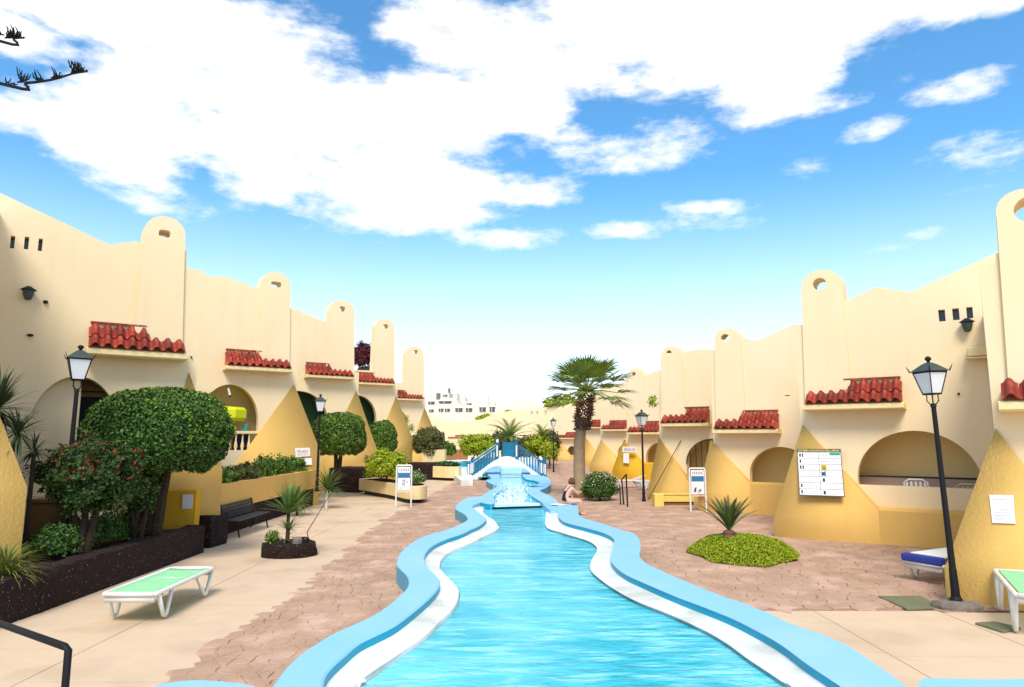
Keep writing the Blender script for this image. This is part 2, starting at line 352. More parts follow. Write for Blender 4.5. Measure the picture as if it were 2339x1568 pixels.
def blades(name, c, n, L0, w, m, parent, up=(-.2, 1), droop=.3, seg=4, world=False, spread=6.283, a0=0, fold=.25):
    V = []; Fc = []
    for i in range(n):
        az = a0 + spread*(i+random.random()*.8)/n; e = random.uniform(*up); l = L0*random.uniform(.75, 1.1)
        dx, dy = math.cos(az), math.sin(az); x = z = 0; ang = e*math.pi/2; k0 = len(V); st = l/seg
        for j in range(seg+1):
            t = j/seg; ww = w*(min(1, t*3+.45))*(1-t**2.2)+.001
            V.append((c[0]+dx*x-dy*ww, c[1]+dy*x+dx*ww, c[2]+z+ww*fold)); V.append((c[0]+dx*x, c[1]+dy*x, c[2]+z)); V.append((c[0]+dx*x+dy*ww, c[1]+dy*x-dx*ww, c[2]+z+ww*fold))
            x += math.cos(ang)*st; z += math.sin(ang)*st; ang -= droop*(1.2 if t > .3 else .4)/seg*2
        for j in range(seg):
            b = k0+j*3
            Fc += [(b, b+1, b+4, b+3), (b+1, b+2, b+5, b+4)]
    mb = MB(); mb.add(V, Fc); o = mb.build(name, m)
    if parent: o.parent = parent
    return o
def catmull(P, n=8):
    P = [Vector(p) for p in P]; out = []
    for i in range(len(P)-1):
        p0, p1, p2, p3 = P[max(i-1, 0)], P[i], P[i+1], P[min(i+2, len(P)-1)]
        for k in range(n):
            t = k/n; out.append(.5*((2*p1)+(p2-p0)*t+(2*p0-5*p1+4*p2-p3)*t*t+(3*p1-p0-3*p2+p3)*t**3))
    out.append(P[-1]); return out
def zipper(mb, A, B, flip=False):
    k = len(mb.v); mb.v += [tuple(p) for p in A]; mb.v += [tuple(p) for p in B]; i = j = 0; na = len(A)
    while i < len(A)-1 or j < len(B)-1:
        ca = (A[i+1]-B[j]).length if i < len(A)-1 else 1e9; cb_ = (B[j+1]-A[i]).length if j < len(B)-1 else 1e9
        if ca < cb_: f = (k+i, k+i+1, k+na+j); i += 1
        else: f = (k+i, k+na+j+1, k+na+j); j += 1
        mb.f.append(f[::-1] if flip else f)
def wallstrip(mb, A, z0, z1):
    k = len(mb.v); n = len(A); mb.v += [(p.x, p.y, z0) for p in A] + [(p.x, p.y, z1) for p in A]
    mb.f += [(k+i, k+i+1, k+n+i+1, k+n+i) for i in range(n-1)]

# ------------------------------------------------------------------ ground
mb = MB(); mb.add([(-260,-60,-.06),(260,-60,-.06),(260,420,-.06),(-260,420,-.06)], [(0,1,2,3)])
tag(mb.build('ground', 'earth'), None, kind='structure')

# ------------------------------------------------------------------ pool outlines (traced, laid on their own levels)
S_ = 1.5915
def tr(pts, ox, oy, sc, z): return [G((ox+x*sc)/S_, (oy+y*sc)/S_, z) for x, y in pts]
B_ = (900, 1900, .42753); A_ = (1600, 1600, .25652); C_ = (1900, 1750, .47506); D_ = (2750, 1550, .6027)
ZT, ZL, ZL2, ZW = .32, .215, .175, .12
Lout = tr([(130,1480),(200,1392),(290,1270),(350,1200),(450,1110),(600,1010),(740,930),(900,860),(1050,790),(1200,690),(1290,610),(1345,560),(1370,500),(1350,440),(1300,390),(1268,350),(1275,290),(1310,235),(1380,175),(1480,120),(1600,80)], *B_, ZT) + \
       tr([(0,1290),(150,1240),(315,1165),(385,1110),(340,1040),(215,965),(240,900),(330,830),(440,800)], *A_, ZT)
Linn = tr([(620,1480),(640,1392),(660,1300),(720,1220),(830,1120),(950,1020),(1100,945),(1250,870),(1400,760),(1540,640),(1620,550),(1632,490),(1590,430),(1530,370),(1503,310),(1515,250),(1580,185),(1700,130),(1820,90)], *B_, ZT) + \
       tr([(440,1255),(560,1200),(650,1125),(640,1090),(590,1050),(520,990),(460,945),(490,890),(570,850)], *A_, ZT)
Lwat = tr([(860,1480),(960,1392),(1100,1290),(1250,1180),(1400,1080),(1530,980),(1650,860),(1760,750),(1800,650),(1795,580),(1740,510),(1680,450),(1640,390),(1660,320),(1750,250),(1900,185),(2050,110),(2135,60)], *B_, ZW) + \
       tr([(825,1230),(770,1150),(680,1095),(615,1030),(640,950),(670,895)], *A_, ZW)
Rout = tr([(1925,890),(1945,1000)], *A_, ZT) + tr([(440,270),(600,320),(750,370),(840,395),(885,450),(890,510),(885,570),(930,620),(1050,680),(1250,770),(1500,870),(1650,920)], *C_, ZT) + \
       tr([(60,1125),(200,1190),(400,1260),(550,1330),(700,1430),(800,1500),(890,1568),(980,1650)], *D_, ZT)
Rinn = tr([(1670,900),(1675,1000)], *A_, ZT) + tr([(280,270),(330,310),(480,350),(620,390),(700,435),(700,490),(680,560),(690,620),(780,700),(950,780),(1200,885),(1400,960),(1600,1040)], *C_, ZT) + \
       tr([(0,1225),(150,1310),(300,1420),(450,1520),(520,1568),(600,1640)], *D_, ZT)
Rwat = tr([(1440,890),(1500,950),(1530,1010),(1530,1240)], *A_, ZW) + tr([(300,400),(430,440),(520,470),(580,510),(590,550),(550,630),(550,700),(620,770),(750,860),(900,940),(1100,1020),(1250,1085),(1450,1180),(1600,1270),(1750,1380),(1900,1480),(2030,1568),(2150,1650)], *C_, ZW)
# the pool goes on towards and under the viewer's standpoint
def extend(c, x, y): return [Vector((x, y, c[0].z))] + c
Lout = extend(Lout, -3.3, 5.2); Linn = extend(Linn, -2.6, 5.0); Lwat = extend(Lwat, -1.9, 4.8)
Rout = Rout + [Vector((4.1, 4.6, ZT))]; Rinn = Rinn + [Vector((3.4, 4.4, ZT))]; Rwat = Rwat + [Vector((2.7, 4.2, ZW))]
Lout, Linn, Lwat, Rout, Rinn, Rwat = [catmull(c) for c in (Lout, Linn, Lwat, Rout, Rinn, Rwat)]
def setz(c, z): return [Vector((p.x, p.y, z)) for p in c]
def inset(c, d):                # shift a curve sideways by d (to its right when walked)
    o = []
    for i, p in enumerate(c):
        t = (c[min(i+1, len(c)-1)]-c[max(i-1, 0)]); t.z = 0; t.normalize(); o.append(Vector((p.x+t.y*d, p.y-t.x*d, p.z)))
    return o
pool = thing('swimming_pool', (0, 0, 0), None, None); pool['kind'] = 'structure'
def rim(outer, inner, wat, sgn):
    r = .022
    top = MB(); o1 = inset(outer, sgn*r); i1 = inset(inner, -sgn*r)
    zipper(top, setz(o1, ZT), setz(i1, ZT), sgn < 0); zipper(top, setz(outer, ZT-r*.8), setz(o1, ZT), sgn < 0); zipper(top, setz(i1, ZT), setz(inner, ZT-r*.8), sgn < 0)
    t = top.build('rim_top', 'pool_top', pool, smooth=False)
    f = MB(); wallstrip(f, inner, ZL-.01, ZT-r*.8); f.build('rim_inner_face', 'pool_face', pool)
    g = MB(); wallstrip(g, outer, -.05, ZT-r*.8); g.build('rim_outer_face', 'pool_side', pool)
    l = MB(); w1 = inset(wat, -sgn*.07); zipper(l, setz(inner, ZL), setz(w1, ZL2), sgn < 0); zipper(l, setz(w1, ZL2), setz(inset(wat, -sgn*.02), ZL2-.012), sgn < 0); zipper(l, setz(inset(wat, -sgn*.02), ZL2-.012), setz(wat, ZW-.03), sgn < 0); l.build('ledge', 'pool_ledge', pool)
rim(Lout, Linn, Lwat, 1); rim(Rout, Rinn, Rwat, -1)
# water sheet between the two waterlines
wpoly = [(p.x, p.y) for p in Lwat] + [(p.x, p.y) for p in Rwat]
def water_sheet(name, poly, z):
    tri = tessellate_polygon([[Vector((x, y, 0)) for x, y in poly]]); mb = MB(); mb.add([(x, y, z) for x, y in poly], tri)
    o = mb.build(name, 'water'); tag(o, None, kind='structure'); return o
for_poly = [(-2.6, 4.0)] + wpoly + [(2.7, 3.9)]
water_sheet('pool_water', [(p.x, p.y) for p in Lwat] + [(p.x, p.y) for p in Rwat], ZW)
# lobes of neighbouring basins at the bottom corners of the view
def lobe(name, pts, label):
    c = catmull([G(u, v, ZT) for u, v in pts], 6); mb = MB(); poly = [(p.x, p.y) for p in c]
    mb.prism(poly, -.05, ZT); o = mb.build(name, 'pool_top', None, bevel=.03); tag(o, label, 'pool wall')
lobe('pool_wall', [(340,1572),(375,1560),(440,1553),(520,1557),(590,1572),(640,1640),(500,1700),(330,1660)], 'sky blue rounded pool wall at the bottom edge left of the big pool')
lobe('pool_wall', [(2095,1568),(2105,1551),(2130,1548),(2250,1551),(2420,1556),(2420,1640),(2100,1640)], 'bright blue straight edged wall at the bottom right corner')

def patch_block(pts, z, m, label=None):
    P_ = tr(pts, *A_, z); mb = MB(); mb.prism([(p.x, p.y) for p in P_], -.05, z); mb.build('rim_end', m, pool)
patch_block([(380,812),(575,795),(730,905),(600,870),(470,915)], ZT-.006, 'pool_top')
patch_block([(1430,870),(1560,885),(1680,880),(1680,990),(1560,990),(1500,950)], ZT-.018, 'pool_top')
# upper channel and its bridge end
ch = thing('upper_channel', (0, 0, 0), None, None); ch['kind'] = 'structure'
ZC = .308
chL_out = tr([(420,805),(575,790),(640,750),(720,700),(800,650),(690,600),(650,560),(720,535),(640,430),(700,300)], *A_, ZC)
chL_in = tr([(520,870),(720,905),(770,860),(760,800),(850,720),(985,655),(880,600),(850,560),(840,480),(860,380)], *A_, ZC)
chR_out = tr([(1500,360),(1400,480),(1480,505),(1550,550),(1565,620),(1500,670),(1410,710),(1500,760),(1630,830),(1675,885),(1760,915)], *A_, ZC)
chR_in = tr([(1180,380),(1150,450),(1200,540),(1330,570),(1400,600),(1330,660),(1215,650),(1215,720),(1300,790),(1440,880),(1480,915)], *A_, ZC)
for o_, i_, s in ((chL_out, chL_in, 1), (chR_out[::-1], chR_in[::-1], -1)):
    o_ = catmull(o_, 6); i_ = catmull(i_, 6)
    mb = MB(); zipper(mb, o_, i_, s < 0); mb.build('channel_rim', 'pool_top', ch)
    mb = MB(); wallstrip(mb, o_, -.05, ZC); mb.build('channel_outer_face', 'pool_side', ch)
    mb = MB(); wallstrip(mb, i_, .1, ZC); mb.build('channel_inner_face', 'pool_face', ch)
wp = [(p.x-.15, p.y) for p in catmull(chL_in, 4)[4:]] + [(p.x+.1, p.y) for p in catmull(chR_in, 4)[:-4]]
water_sheet('channel_water', wp, .2)
bx0, bx1 = AT(1092,1080,44).x, AT(1212,1080,44).x
water_sheet('far_water', [(bx0,43.0),(bx1,43.0),(bx1+.3,57),(bx0-.3,57)], .205)
mb = MB(); mb.prism([(bx0-.9,57),(bx1+.9,57),(bx1+.9,57.5),(bx0-.9,57.5)], -.05, 1.0); mb.build('end_wall', 'white_paint', ch)
for xa, xb in ((bx0-.5, bx0), (bx1, bx1+.5)): mb = MB(); mb.prism([(xa,46.3),(xb,46.3),(xb,57),(xa,57)], -.05, .5); mb.build('side_wall', 'pool_top', ch)
a, b = G(1104, 1151, .2), G(1258, 1150, .2)
mb = MB(); mb.box(((a.x+b.x)/2, (a.y+b.y)/2+.1, .13), (b.x-a.x, .35, .18)); mb.build('weir', 'white_paint', ch, bevel=.03)
# foam of the cascade
P = []
for k in range(2600):
    x = max(1128, min(1212, random.gauss(1168, 17))); v_ = random.uniform(1108, 1148); q = G(x, v_, .24); P.append((q.x, q.y, .2+abs(random.gauss(0, .09))))
o = leaves('water_foam', np.array(P), 'foam', .045); tag(o, 'white foam and splashes where the narrow channel spills into the pool', kind='stuff')

# ------------------------------------------------------------------ paving
def poly_clip(poly, a, b):      # keep side nearer to a than b (2D)
    mx, my = (a[0]+b[0])/2, (a[1]+b[1])/2; nx, ny = b[0]-a[0], b[1]-a[1]; out = []; n = len(poly)
    d = [(p[0]-mx)*nx+(p[1]-my)*ny for p in poly]
    for i in range(n):
        j = (i+1) % n
        if d[i] <= 0: out.append(poly[i])
        if (d[i] < 0 < d[j]) or (d[j] < 0 < d[i]):
            t = d[i]/(d[i]-d[j]); out.append((poly[i][0]+(poly[j][0]-poly[i][0])*t, poly[i][1]+(poly[j][1]-poly[i][1])*t))
    return out
def inside(x, y, poly):
    c = False; j = len(poly)-1
    for i in range(len(poly)):
        xi, yi = poly[i]; xj, yj = poly[j]
        if (yi > y) != (yj > y) and x < (xj-xi)*(y-yi)/(yj-yi)+xi: c = not c
        j = i
    return c
def stones(region, cell, nmax, base, grow=1.02):
    xs = [p[0] for p in region]; ys = [p[1] for p in region]; x0, x1, y0, y1 = min(xs), max(xs), min(ys), max(ys)
    pts = {}; ny = 0; y = y0; rows = []
    while y < y1:
        c = cell*max(1, (y/16.0)**.5); row = []; x = x0
        while x < x1: row.append((x+random.uniform(-.55, .55)*c, y+random.uniform(-.5, .5)*c)); x += c*1.15
        rows.append((y, c, row)); y += c*.9
    cells = []
    for r, (yy, c, row) in enumerate(rows):
        near = [p for q in rows[max(0, r-2):r+3] for p in q[2]]
        for p in row:
            if not inside(p[0], p[1], region): continue
            poly = [(p[0]-c, p[1]-c), (p[0]+c, p[1]-c), (p[0]+c, p[1]+c), (p[0]-c, p[1]+c)]
            for q in near:
                if q is not p and abs(q[0]-p[0]) < 2.4*c and abs(q[1]-p[1]) < 2.4*c: poly = poly_clip(poly, p, q)
                if len(poly) < 3: break
            if len(poly) >= 3: cells.append((p, c, poly))
    cells.sort(key=lambda q: q[0][1]**2+q[0][0]**2)
    rest = MB()
    for k, (p, c, poly) in enumerate(cells):
        cx = sum(q[0] for q in poly)/len(poly); cy = sum(q[1] for q in poly)/len(poly); n = len(poly); h = random.uniform(-.004, .005)
        sh = lambda q, g: (cx+(q[0]-cx)*(1-g), cy+(q[1]-cy)*(1-g))
        g0 = .007/c; g1 = .022/c
        tx, ty = random.uniform(-.006, .006), random.uniform(-.006, .006)
        V = [(*sh(q, g0), -.03) for q in poly]+[(*sh(q, g0), h-.009) for q in poly]+[(*sh(q, g1), h+tx*(q[0]-cx)+ty*(q[1]-cy)) for q in poly]
        Fc = [tuple(range(2*n, 3*n))]+[(i, (i+1)%n, n+(i+1)%n, n+i) for i in range(n)]+[(n+i, n+(i+1)%n, 2*n+(i+1)%n, 2*n+i) for i in range(n)]
        if k < nmax:
            mb = MB(); mb.add(V, Fc); mb.build('paving_stone', 'stone_pink', base)
        else: rest.add(V, Fc)
    if rest.v: tag(rest.build('paving_stones', 'stone_pink', base), None, kind='stuff')
bound = [G(u, v) for u, v in ((300,1620),(350,1568),(440,1505),(520,1450),(610,1398),(700,1340),(745,1300),(770,1275),(860,1200),(950,1147),(1045,1097))]
bound = [Vector((-4.2,5.5,0))]+catmull(bound, 3)
Lo = [(p.x+.12, p.y) for p in Lout if p.y > 5.0]
regL = [(p.x+random.uniform(-.06,.06), p.y) for p in bound] + [(-2.6, 46)] + [(p.x+.1, p.y) for p in catmull(chL_out, 4)[::-1]] + Lo[::-1]
base = MB(); base.add([(-7,5,-.022),(0,5,-.022),(0,60,-.022),(-7,60,-.022)], [(0,1,2,3)])
bo = base.build('crazy_paving', 'joint'); tag(bo, None, kind='structure')
stones(regL, .205, 290, bo)
slabY = 10.9
regR = [(p.x-.12, p.y) for p in Rout if p.y > slabY+.1][::-1]
regR = [(4.6, slabY)] + regR + [(p.x-.1, p.y) for p in catmull(chR_out, 4)[::-1]] + [(3.5, 47), (5.0, 80), (12, 80), (12.5, 11.4), (9, slabY+.2)]
base = MB(); base.add([(.8,slabY,-.022),(14,slabY,-.022),(14,84,-.022),(.8,84,-.022)], [(0,1,2,3)])
bo = base.build('pink_deck', 'joint'); tag(bo, None, kind='structure')
stones(regR, .26, 290, bo)

def slabs(name, cols, y0, y1, xr=None, z=0.0):
    bo = MB(); xs = [c for c in cols]; bo.add([(xs[0],y0,-.04),(xs[-1],y0,-.04),(xs[-1],y1,-.04),(xs[0],y1,-.04)], [(0,1,2,3)])
    b = bo.build(name, 'joint'); tag(b, None, kind='structure')
    for i in range(len(xs)-1):
        y = y0+random.uniform(0, .8)
        yy = [y0]
        while y < y1: yy.append(y); y += 1.72*(1 if y < 40 else 2)
        yy.append(y1)
        for a, c in zip(yy, yy[1:]):
            if c-a < .15: continue
            g = .006; w = xs[i+1]-xs[i]-2*g
            mb = MB(); mb.box(((xs[i]+xs[i+1])/2, (a+c)/2, -.045+z+random.uniform(-.001, .001)), (w, c-a-2*g, .08)); mb.build('slab', 'slab', b)
    return b
slabs('left_pavement', [-9.2, -7.2, -5.32, -2.2], 3.6, 17.5, z=-.0115)
slabs('left_pavement_far', [-9.6, -7.4, -5.32, -3.0], 17.52, 58, z=-.0115)
slabs('right_pavement', [2.4, 4.6, 6.5, 8.4, 10.4], 5.2, slabY-.01, z=-.006)

# ------------------------------------------------------------------ houses
class Plane:
    def __init__(s, C, side):
        s.C = Vector((C[0], C[1], 0)); s.side = side; s.e = Vector((.82*side, -.5724, 0)); s.n = Vector((-.5724*side, -.82, 0))
    def pt(s, a, z, off=0): return s.C + s.e*a + s.n*off + Vector((0, 0, z))
    def hit(s, u, v, off=0):
        d = ray(u, v); o = Vector((0, 0, EYE)); P0 = s.C + s.n*off
        t = (P0-o).dot(s.n)/d.dot(s.n); q = o+d*t - P0
        return q.dot(s.e), o.z+d.z*t
def facade(mb, pl, outer, holes, off0, D, jamb=.3):
    loops = [outer]+holes; tri = tessellate_polygon([[Vector((a, z, 0)) for a, z in lp] for lp in loops])
    flat = [p for lp in loops for p in lp]
    mb.add([pl.pt(a, z, off0) for a, z in flat], tri)
    n = len(outer)
    mb.add([pl.pt(a, z, off0) for a, z in outer]+[pl.pt(a, z, off0-D) for a, z in outer], [(i, (i+1)%n, n+(i+1)%n, n+i) for i in range(n)])
    mb.add([pl.pt(a, z, off0-D) for a, z in flat] if D < 1 else [pl.pt(a, z, off0-D) for a, z in outer], tri if D < 1 else tessellate_polygon([[Vector((a, z, 0)) for a, z in outer]]))
    for h in holes:
        n = len(h); j = min(jamb, D); mb.add([pl.pt(a, z, off0) for a, z in h]+[pl.pt(a, z, off0-j) for a, z in h], [(i, (i+1)%n, n+(i+1)%n, n+i) for i in range(n)])
TILE = {}
def tile_mesh(w, l, key):
    if key in TILE: return TILE[key]
    V = []; N_ = 13; xs = [-w/2+w*i/(N_-1) for i in range(N_)]
    prof = [.055*w/.26*math.copysign(abs(math.cos(2*math.pi*x/w))**.65, math.cos(2*math.pi*x/w)) for x in xs]
    for y, dz in ((0, 0), (l, 0)):
        sc = 1.0 if y == 0 else .93
        for x, z in zip(xs, prof): V.append((x*sc*1.03, y, z*1.1+.012))
        for x, z in zip(xs, prof): V.append((x*sc*1.03, y, z*1.1-.012))
    Fc = []
    for i in range(N_-1):
        Fc += [(i, i+1, 2*N_+i+1, 2*N_+i), (N_+i+1, N_+i, 3*N_+i, 3*N_+i+1), (i+1, i, N_+i, N_+i+1)]
    Fc += [(0, 2*N_, 3*N_, N_), (N_-1, 2*N_-1, 4*N_-1, 3*N_-1)]
    me = bpy.data.meshes.new('roof_tile'); me.from_pydata(V, [], Fc); me.update(); me.materials.append(M['clay_tile']); TILE[key] = me; return me
from mathutils import Matrix
def house(side, uc, Yc, roof, ledge, chim, apex, kink, qpx, arch, S, label, D=6.0, slits=(), dado=True, Xc=None, lowcol='ochre', dado_z=.8, no_chim=False, porch='porch', cv=None):
    d = ray(uc, 1000); X = Xc if Xc is not None else d.x/d.y*Yc
    pl = Plane((X, Yc), side)
    t = thing('row_house', (X, Yc, 0), label, 'house', 'terraced houses of the resort')
    rp = [pl.hit(u, v) for u, v in roof]; rp = [p for p in rp if p[0] > .05]
    rp.sort(key=lambda q: q[0])
    rr = []
    for q in rp:
        if q[0] < S-.1: rr.append(q)
    if not rr: rr = [(S*.5, rp[0][1])]
    last = next((q for q in rp if q[0] >= S-.1), None)
    if last: k = (S-rr[-1][0])/(last[0]-rr[-1][0]) if last[0] != rr[-1][0] else 0; zend = rr[-1][1]+(last[1]-rr[-1][1])*k
    else: zend = rr[-1][1]
    outer = [(0, -.05), (S, -.05), (S, zend)] + rr[::-1] + [(0, rr[0][1])]
    if rr[0][0] < .06: outer.pop()
    if cv and chim:
        ce = min(pl.hit(chim[0], 900)[0], pl.hit(chim[1], 900)[0])+.15; zc_ = pl.hit(uc, cv)[1]
        outer = [(0, -.05), (S, -.05), (S, zend)] + [q for q in rr[::-1] if q[0] > ce+.05] + [(ce+.02, rr[0][1]), (ce, zc_), (0, zc_)]
    holes = []; ah = None
    if arch:
        ul, ur, vt, vsill, vspr = arch
        sl = pl.hit(ul, vspr)[0]; sr = pl.hit(ur, vspr)[0]
        if sl > sr: sl, sr = sr, sl
        um = (ul+ur)/2; zt = pl.hit(um, vt)[1]; zs = pl.hit(um, vsill)[1]; zp = pl.hit(um, vspr)[1]; zs = max(zs, .1)
        smax = S-.12; smin = .12; pts = []
        c = (sl+sr)/2; r = (sr-sl)/2
        for k in range(25):
            a = math.pi*k/24; s_ = c+r*math.cos(a); z_ = zp+(zt-zp)*math.sin(a)
            pts.append((min(max(s_, smin), smax), z_))
        q = []
        for p in pts:
            if not q or abs(p[0]-q[-1][0]) > 1e-4: q.append(p)
            elif len(q) == 1 and p[0] == smax: q[0] = p
        ah = [(q[-1][0], zs), (q[0][0], zs)] + q
        holes.append(ah)
    panes = []
    for (u0, v0, u1, v1) in slits:
        a0, za = pl.hit(u0, v1); a1, zb = pl.hit(u1, v0); a0, a1 = min(a0, a1), max(a0, a1); holes.append([(a0, za), (a1, za), (a1, zb), (a0, zb)]); panes.append((a0, a1, za, zb))
    w = MB(); facade(w, pl, outer, holes, 0, D); w.build('wall', 'cream', t)
    for a0, a1, za, zb in panes:
        mb = MB(); mb.add([pl.pt(a, z, o) for o in (-.28, -.2) for a, z in ((a0-.02, za-.02), (a1+.02, za-.02), (a1+.02, zb+.02), (a0-.02, zb+.02))], [(4,5,6,7),(0,1,2,3)]); mb.build('window', 'glass_dark', t)
    if ah:
        s0 = ah[0][0]-.25; s1 = ah[1][0]+.25; z0 = ah[0][1]-.0; z1 = max(p[1] for p in ah)+.12; s0 = max(s0, .03); s1 = min(s1, S-.03)
        mb = MB(); P = [pl.pt(a, z, o) for o in (-.3, -1.3) for a, z in ((s0, z0-.25), (s1, z0-.25), (s1, z1), (s0, z1))]
        mb.add(P, [(4,5,6,7),(0,1,5,4),(1,2,6,5),(2,3,7,6),(3,0,4,7)]); mb.build('porch', porch, t)
    # ledge with clay tiles
    if ledge:
        u0, u1, vb = ledge; OFF = .52
        a0, z0 = pl.hit(u0, vb, OFF); a1, z1 = pl.hit(u1, vb, OFF); a0, a1 = min(a0, a1), max(a0, a1); zb = (z0+z1)/2; L_ = a1-a0
        lg = MB(); P = []
        for a in (a0-.05, a1+.05):
            P += [pl.pt(a, zb, -.01), pl.pt(a, zb, OFF-.03), pl.pt(a, zb+.03, OFF), pl.pt(a, zb+.13, OFF), pl.pt(a, zb+.16, OFF-.03), pl.pt(a, zb+.16, -.01)]
        lg.add(P, [(0,1,2,3,4,5),(11,10,9,8,7,6)]+[(i, i+1, i+7, i+6) for i in range(5)]); lo = lg.build('tiled_ledge', 'cream_trim', t)
        n = max(6, round(L_/.265)); wd = L_/n; rise, run = .235, .27; me = tile_mesh(wd, math.hypot(rise, run)*1.12, round(wd, 3))
        hd = MB(); chs = abs(pl.hit((chim[0] if side > 0 else chim[1]), 900)[0]-pl.hit((chim[1] if side > 0 else chim[0]), 900)[0]) if chim else L_/2
        split = chim_s1 = (max(pl.hit(chim[0], 900)[0], pl.hit(chim[1], 900)[0])-a0+.02) if chim else L_/2
        def put_tile(k, row):
            s_ = a0+wd*(k+.5); off = OFF+.06-run*row; z = zb+.22+rise*row
            yv = (-pl.n*run+Vector((0, 0, rise))).normalized(); xv = pl.e.normalized()*side; zv = xv.cross(yv)
            if zv.z < 0: xv = -xv; zv = xv.cross(yv)
            o = bpy.data.objects.new('roof_tile', me); COL.objects.link(o); p = pl.pt(s_, z, off)+zv*(row*.03)
            jit = random.uniform(-.012, .012)
            o.matrix_world = Matrix(((xv.x, yv.x, zv.x, p.x), (xv.y, yv.y, zv.y, p.y), (xv.z, yv.z, zv.z, p.z+jit), (0, 0, 0, 1)))
            o.parent = lo
        for k in range(n):
            put_tile(k, 0)
            if (k+.5)*wd > split: put_tile(k, 1)
        # solid under the tiles
        def wedge(sA, sB, o1, zz1): 
            m_ = MB(); m_.add([pl.pt(sA, zb+.15, -.01), pl.pt(sA, zb+.15, OFF-.02), pl.pt(sA, zz1-.06, o1), pl.pt(sA, zz1-.06, -.01), pl.pt(sB, zb+.15, -.01), pl.pt(sB, zb+.15, OFF-.02), pl.pt(sB, zz1-.06, o1), pl.pt(sB, zz1-.06, -.01)], [(0,1,2,3),(7,6,5,4),(1,5,6,2),(2,6,7,3),(0,4,5,1)]); return m_
        wedge(a0+.02, a0+split, OFF-run, zb+.2+rise).build('ledge_bed', 'terracotta', lo)
        wedge(a0+split, a1-.02, .02, zb+.2+rise*1.95).build('ledge_bed', 'terracotta', lo)
        sA, sB = a0+split+.02, a1-.02; zc = zb+.22+rise*2+.10
        for k in range(3):
            q0 = sA+(sB-sA)*k/3; q1 = sA+(sB-sA)*(k+1)/3-.01; m_ = MB()
            m_.add([pl.pt(a, z, o) for o in (-.01, .07) for a, z in ((q0, zc+.012*k*0), (q1, zc), (q1, zc+.05), (q0, zc+.05))], [(0,1,2,3),(7,6,5,4),(0,4,5,1),(1,5,6,2),(2,6,7,3),(3,7,4,0)]); m_.build('ridge_tile', 'clay_tile', lo)
    if chim and not no_chim:
        u0, u1, vt, hole = chim[:4]; pr = .07
        a0, _ = pl.hit(u0, vt+60, pr); a1, _ = pl.hit(u1, vt+60, pr); zt = pl.hit((u0+u1)/2, vt, pr)[1]; a0, a1 = min(a0, a1), max(a0, a1); r = (a1-a0)/2; c = (a0+a1)/2
        zlow = (zb+.3) if ledge else 3.5; k_ = .07 if side > 0 else .11
        out = [(a0-k_, zlow), (a1+k_*.6, zlow), (a1, zt-r*.9)] + [(c+r*math.cos(math.pi*j/14), zt-r*.9+r*.9*math.sin(math.pi*j/14)) for j in range(1, 14)] + [(a0, zt-r*.9)]
        hs = []
        if hole:
            hu, hv, hw, hh = hole; ca, cz = pl.hit(hu, hv, pr); ax = abs(pl.hit(hu+hw/2, hv, pr)[0]-ca); zz = abs(pl.hit(hu, hv+hh/2, pr)[1]-cz)
            pw = .55 if chim[4] == 'slot' else 1.0
            hs = [[(ca+ax*math.copysign(abs(math.cos(q))**pw, math.cos(q)), cz+zz*math.copysign(abs(math.sin(q))**pw, math.sin(q))) for q in [2*math.pi*j/16 for j in range(16)]]]
        mb = MB(); facade(mb, pl, out, hs, pr, .62, .62); mb.build('chimney', 'cream', t)
    # buttress
    if apex:
        A = apex; T = kink; ta, tz = pl.hit(T[0], T[1], .5); aa, az_ = pl.hit(A[0], A[1], .04)
        DO = .42 if dado else .04
        if qpx: qa, qz = pl.hit(qpx[0], qpx[1], DO)
        else: qa, qz = min(2.6, S-.3), tz
        qz = max(qz, .15); Apt = pl.pt(aa, az_, .03); T1 = pl.pt(ta, tz, .5); T0 = pl.pt(ta+.0, -.03, .5+.03); Q1 = pl.pt(qa, qz, DO); Q0 = pl.pt(qa, -.03, DO); B0 = pl.pt(ta+.1, -.03, -.25); B1 = pl.pt(ta+.1, tz, -.25); Ab = pl.pt(aa, az_, -.3); Qi = pl.pt(qa, qz, -.02)
        mb = MB(); mb.add([Apt, T1, T0, Q1, Q0, B0, B1, Ab, Qi], [(0,1,3), (1,2,4,3), (1,6,5,2), (0,7,6,1), (0,3,8)])
        b = mb.build('buttress', lowcol, t); b.data.polygons[0].use_smooth = True; b.data.polygons[1].use_smooth = True
        H = dict(pl=pl, S=S, tri=(Apt, T1, Q1), t=t, zb=qz, qa=qa)
        if dado and qa < S-.2:
            mb = MB(); e1 = S-.05; z_ = qz; mb.add([pl.pt(qa-.0, -.03, DO), pl.pt(e1, -.03, DO), pl.pt(e1, z_-.0, DO), pl.pt(qa, z_, DO), pl.pt(qa, z_+.06, .0), pl.pt(e1, z_+.06, .0)], [(0,1,2,3),(3,2,5,4)]); mb.build('lower_wall', lowcol, t)
    else: H = dict(pl=pl, S=S, t=t)
    H['zs'] = ah[0][1] if ah else None; H['arch'] = ah
    return H

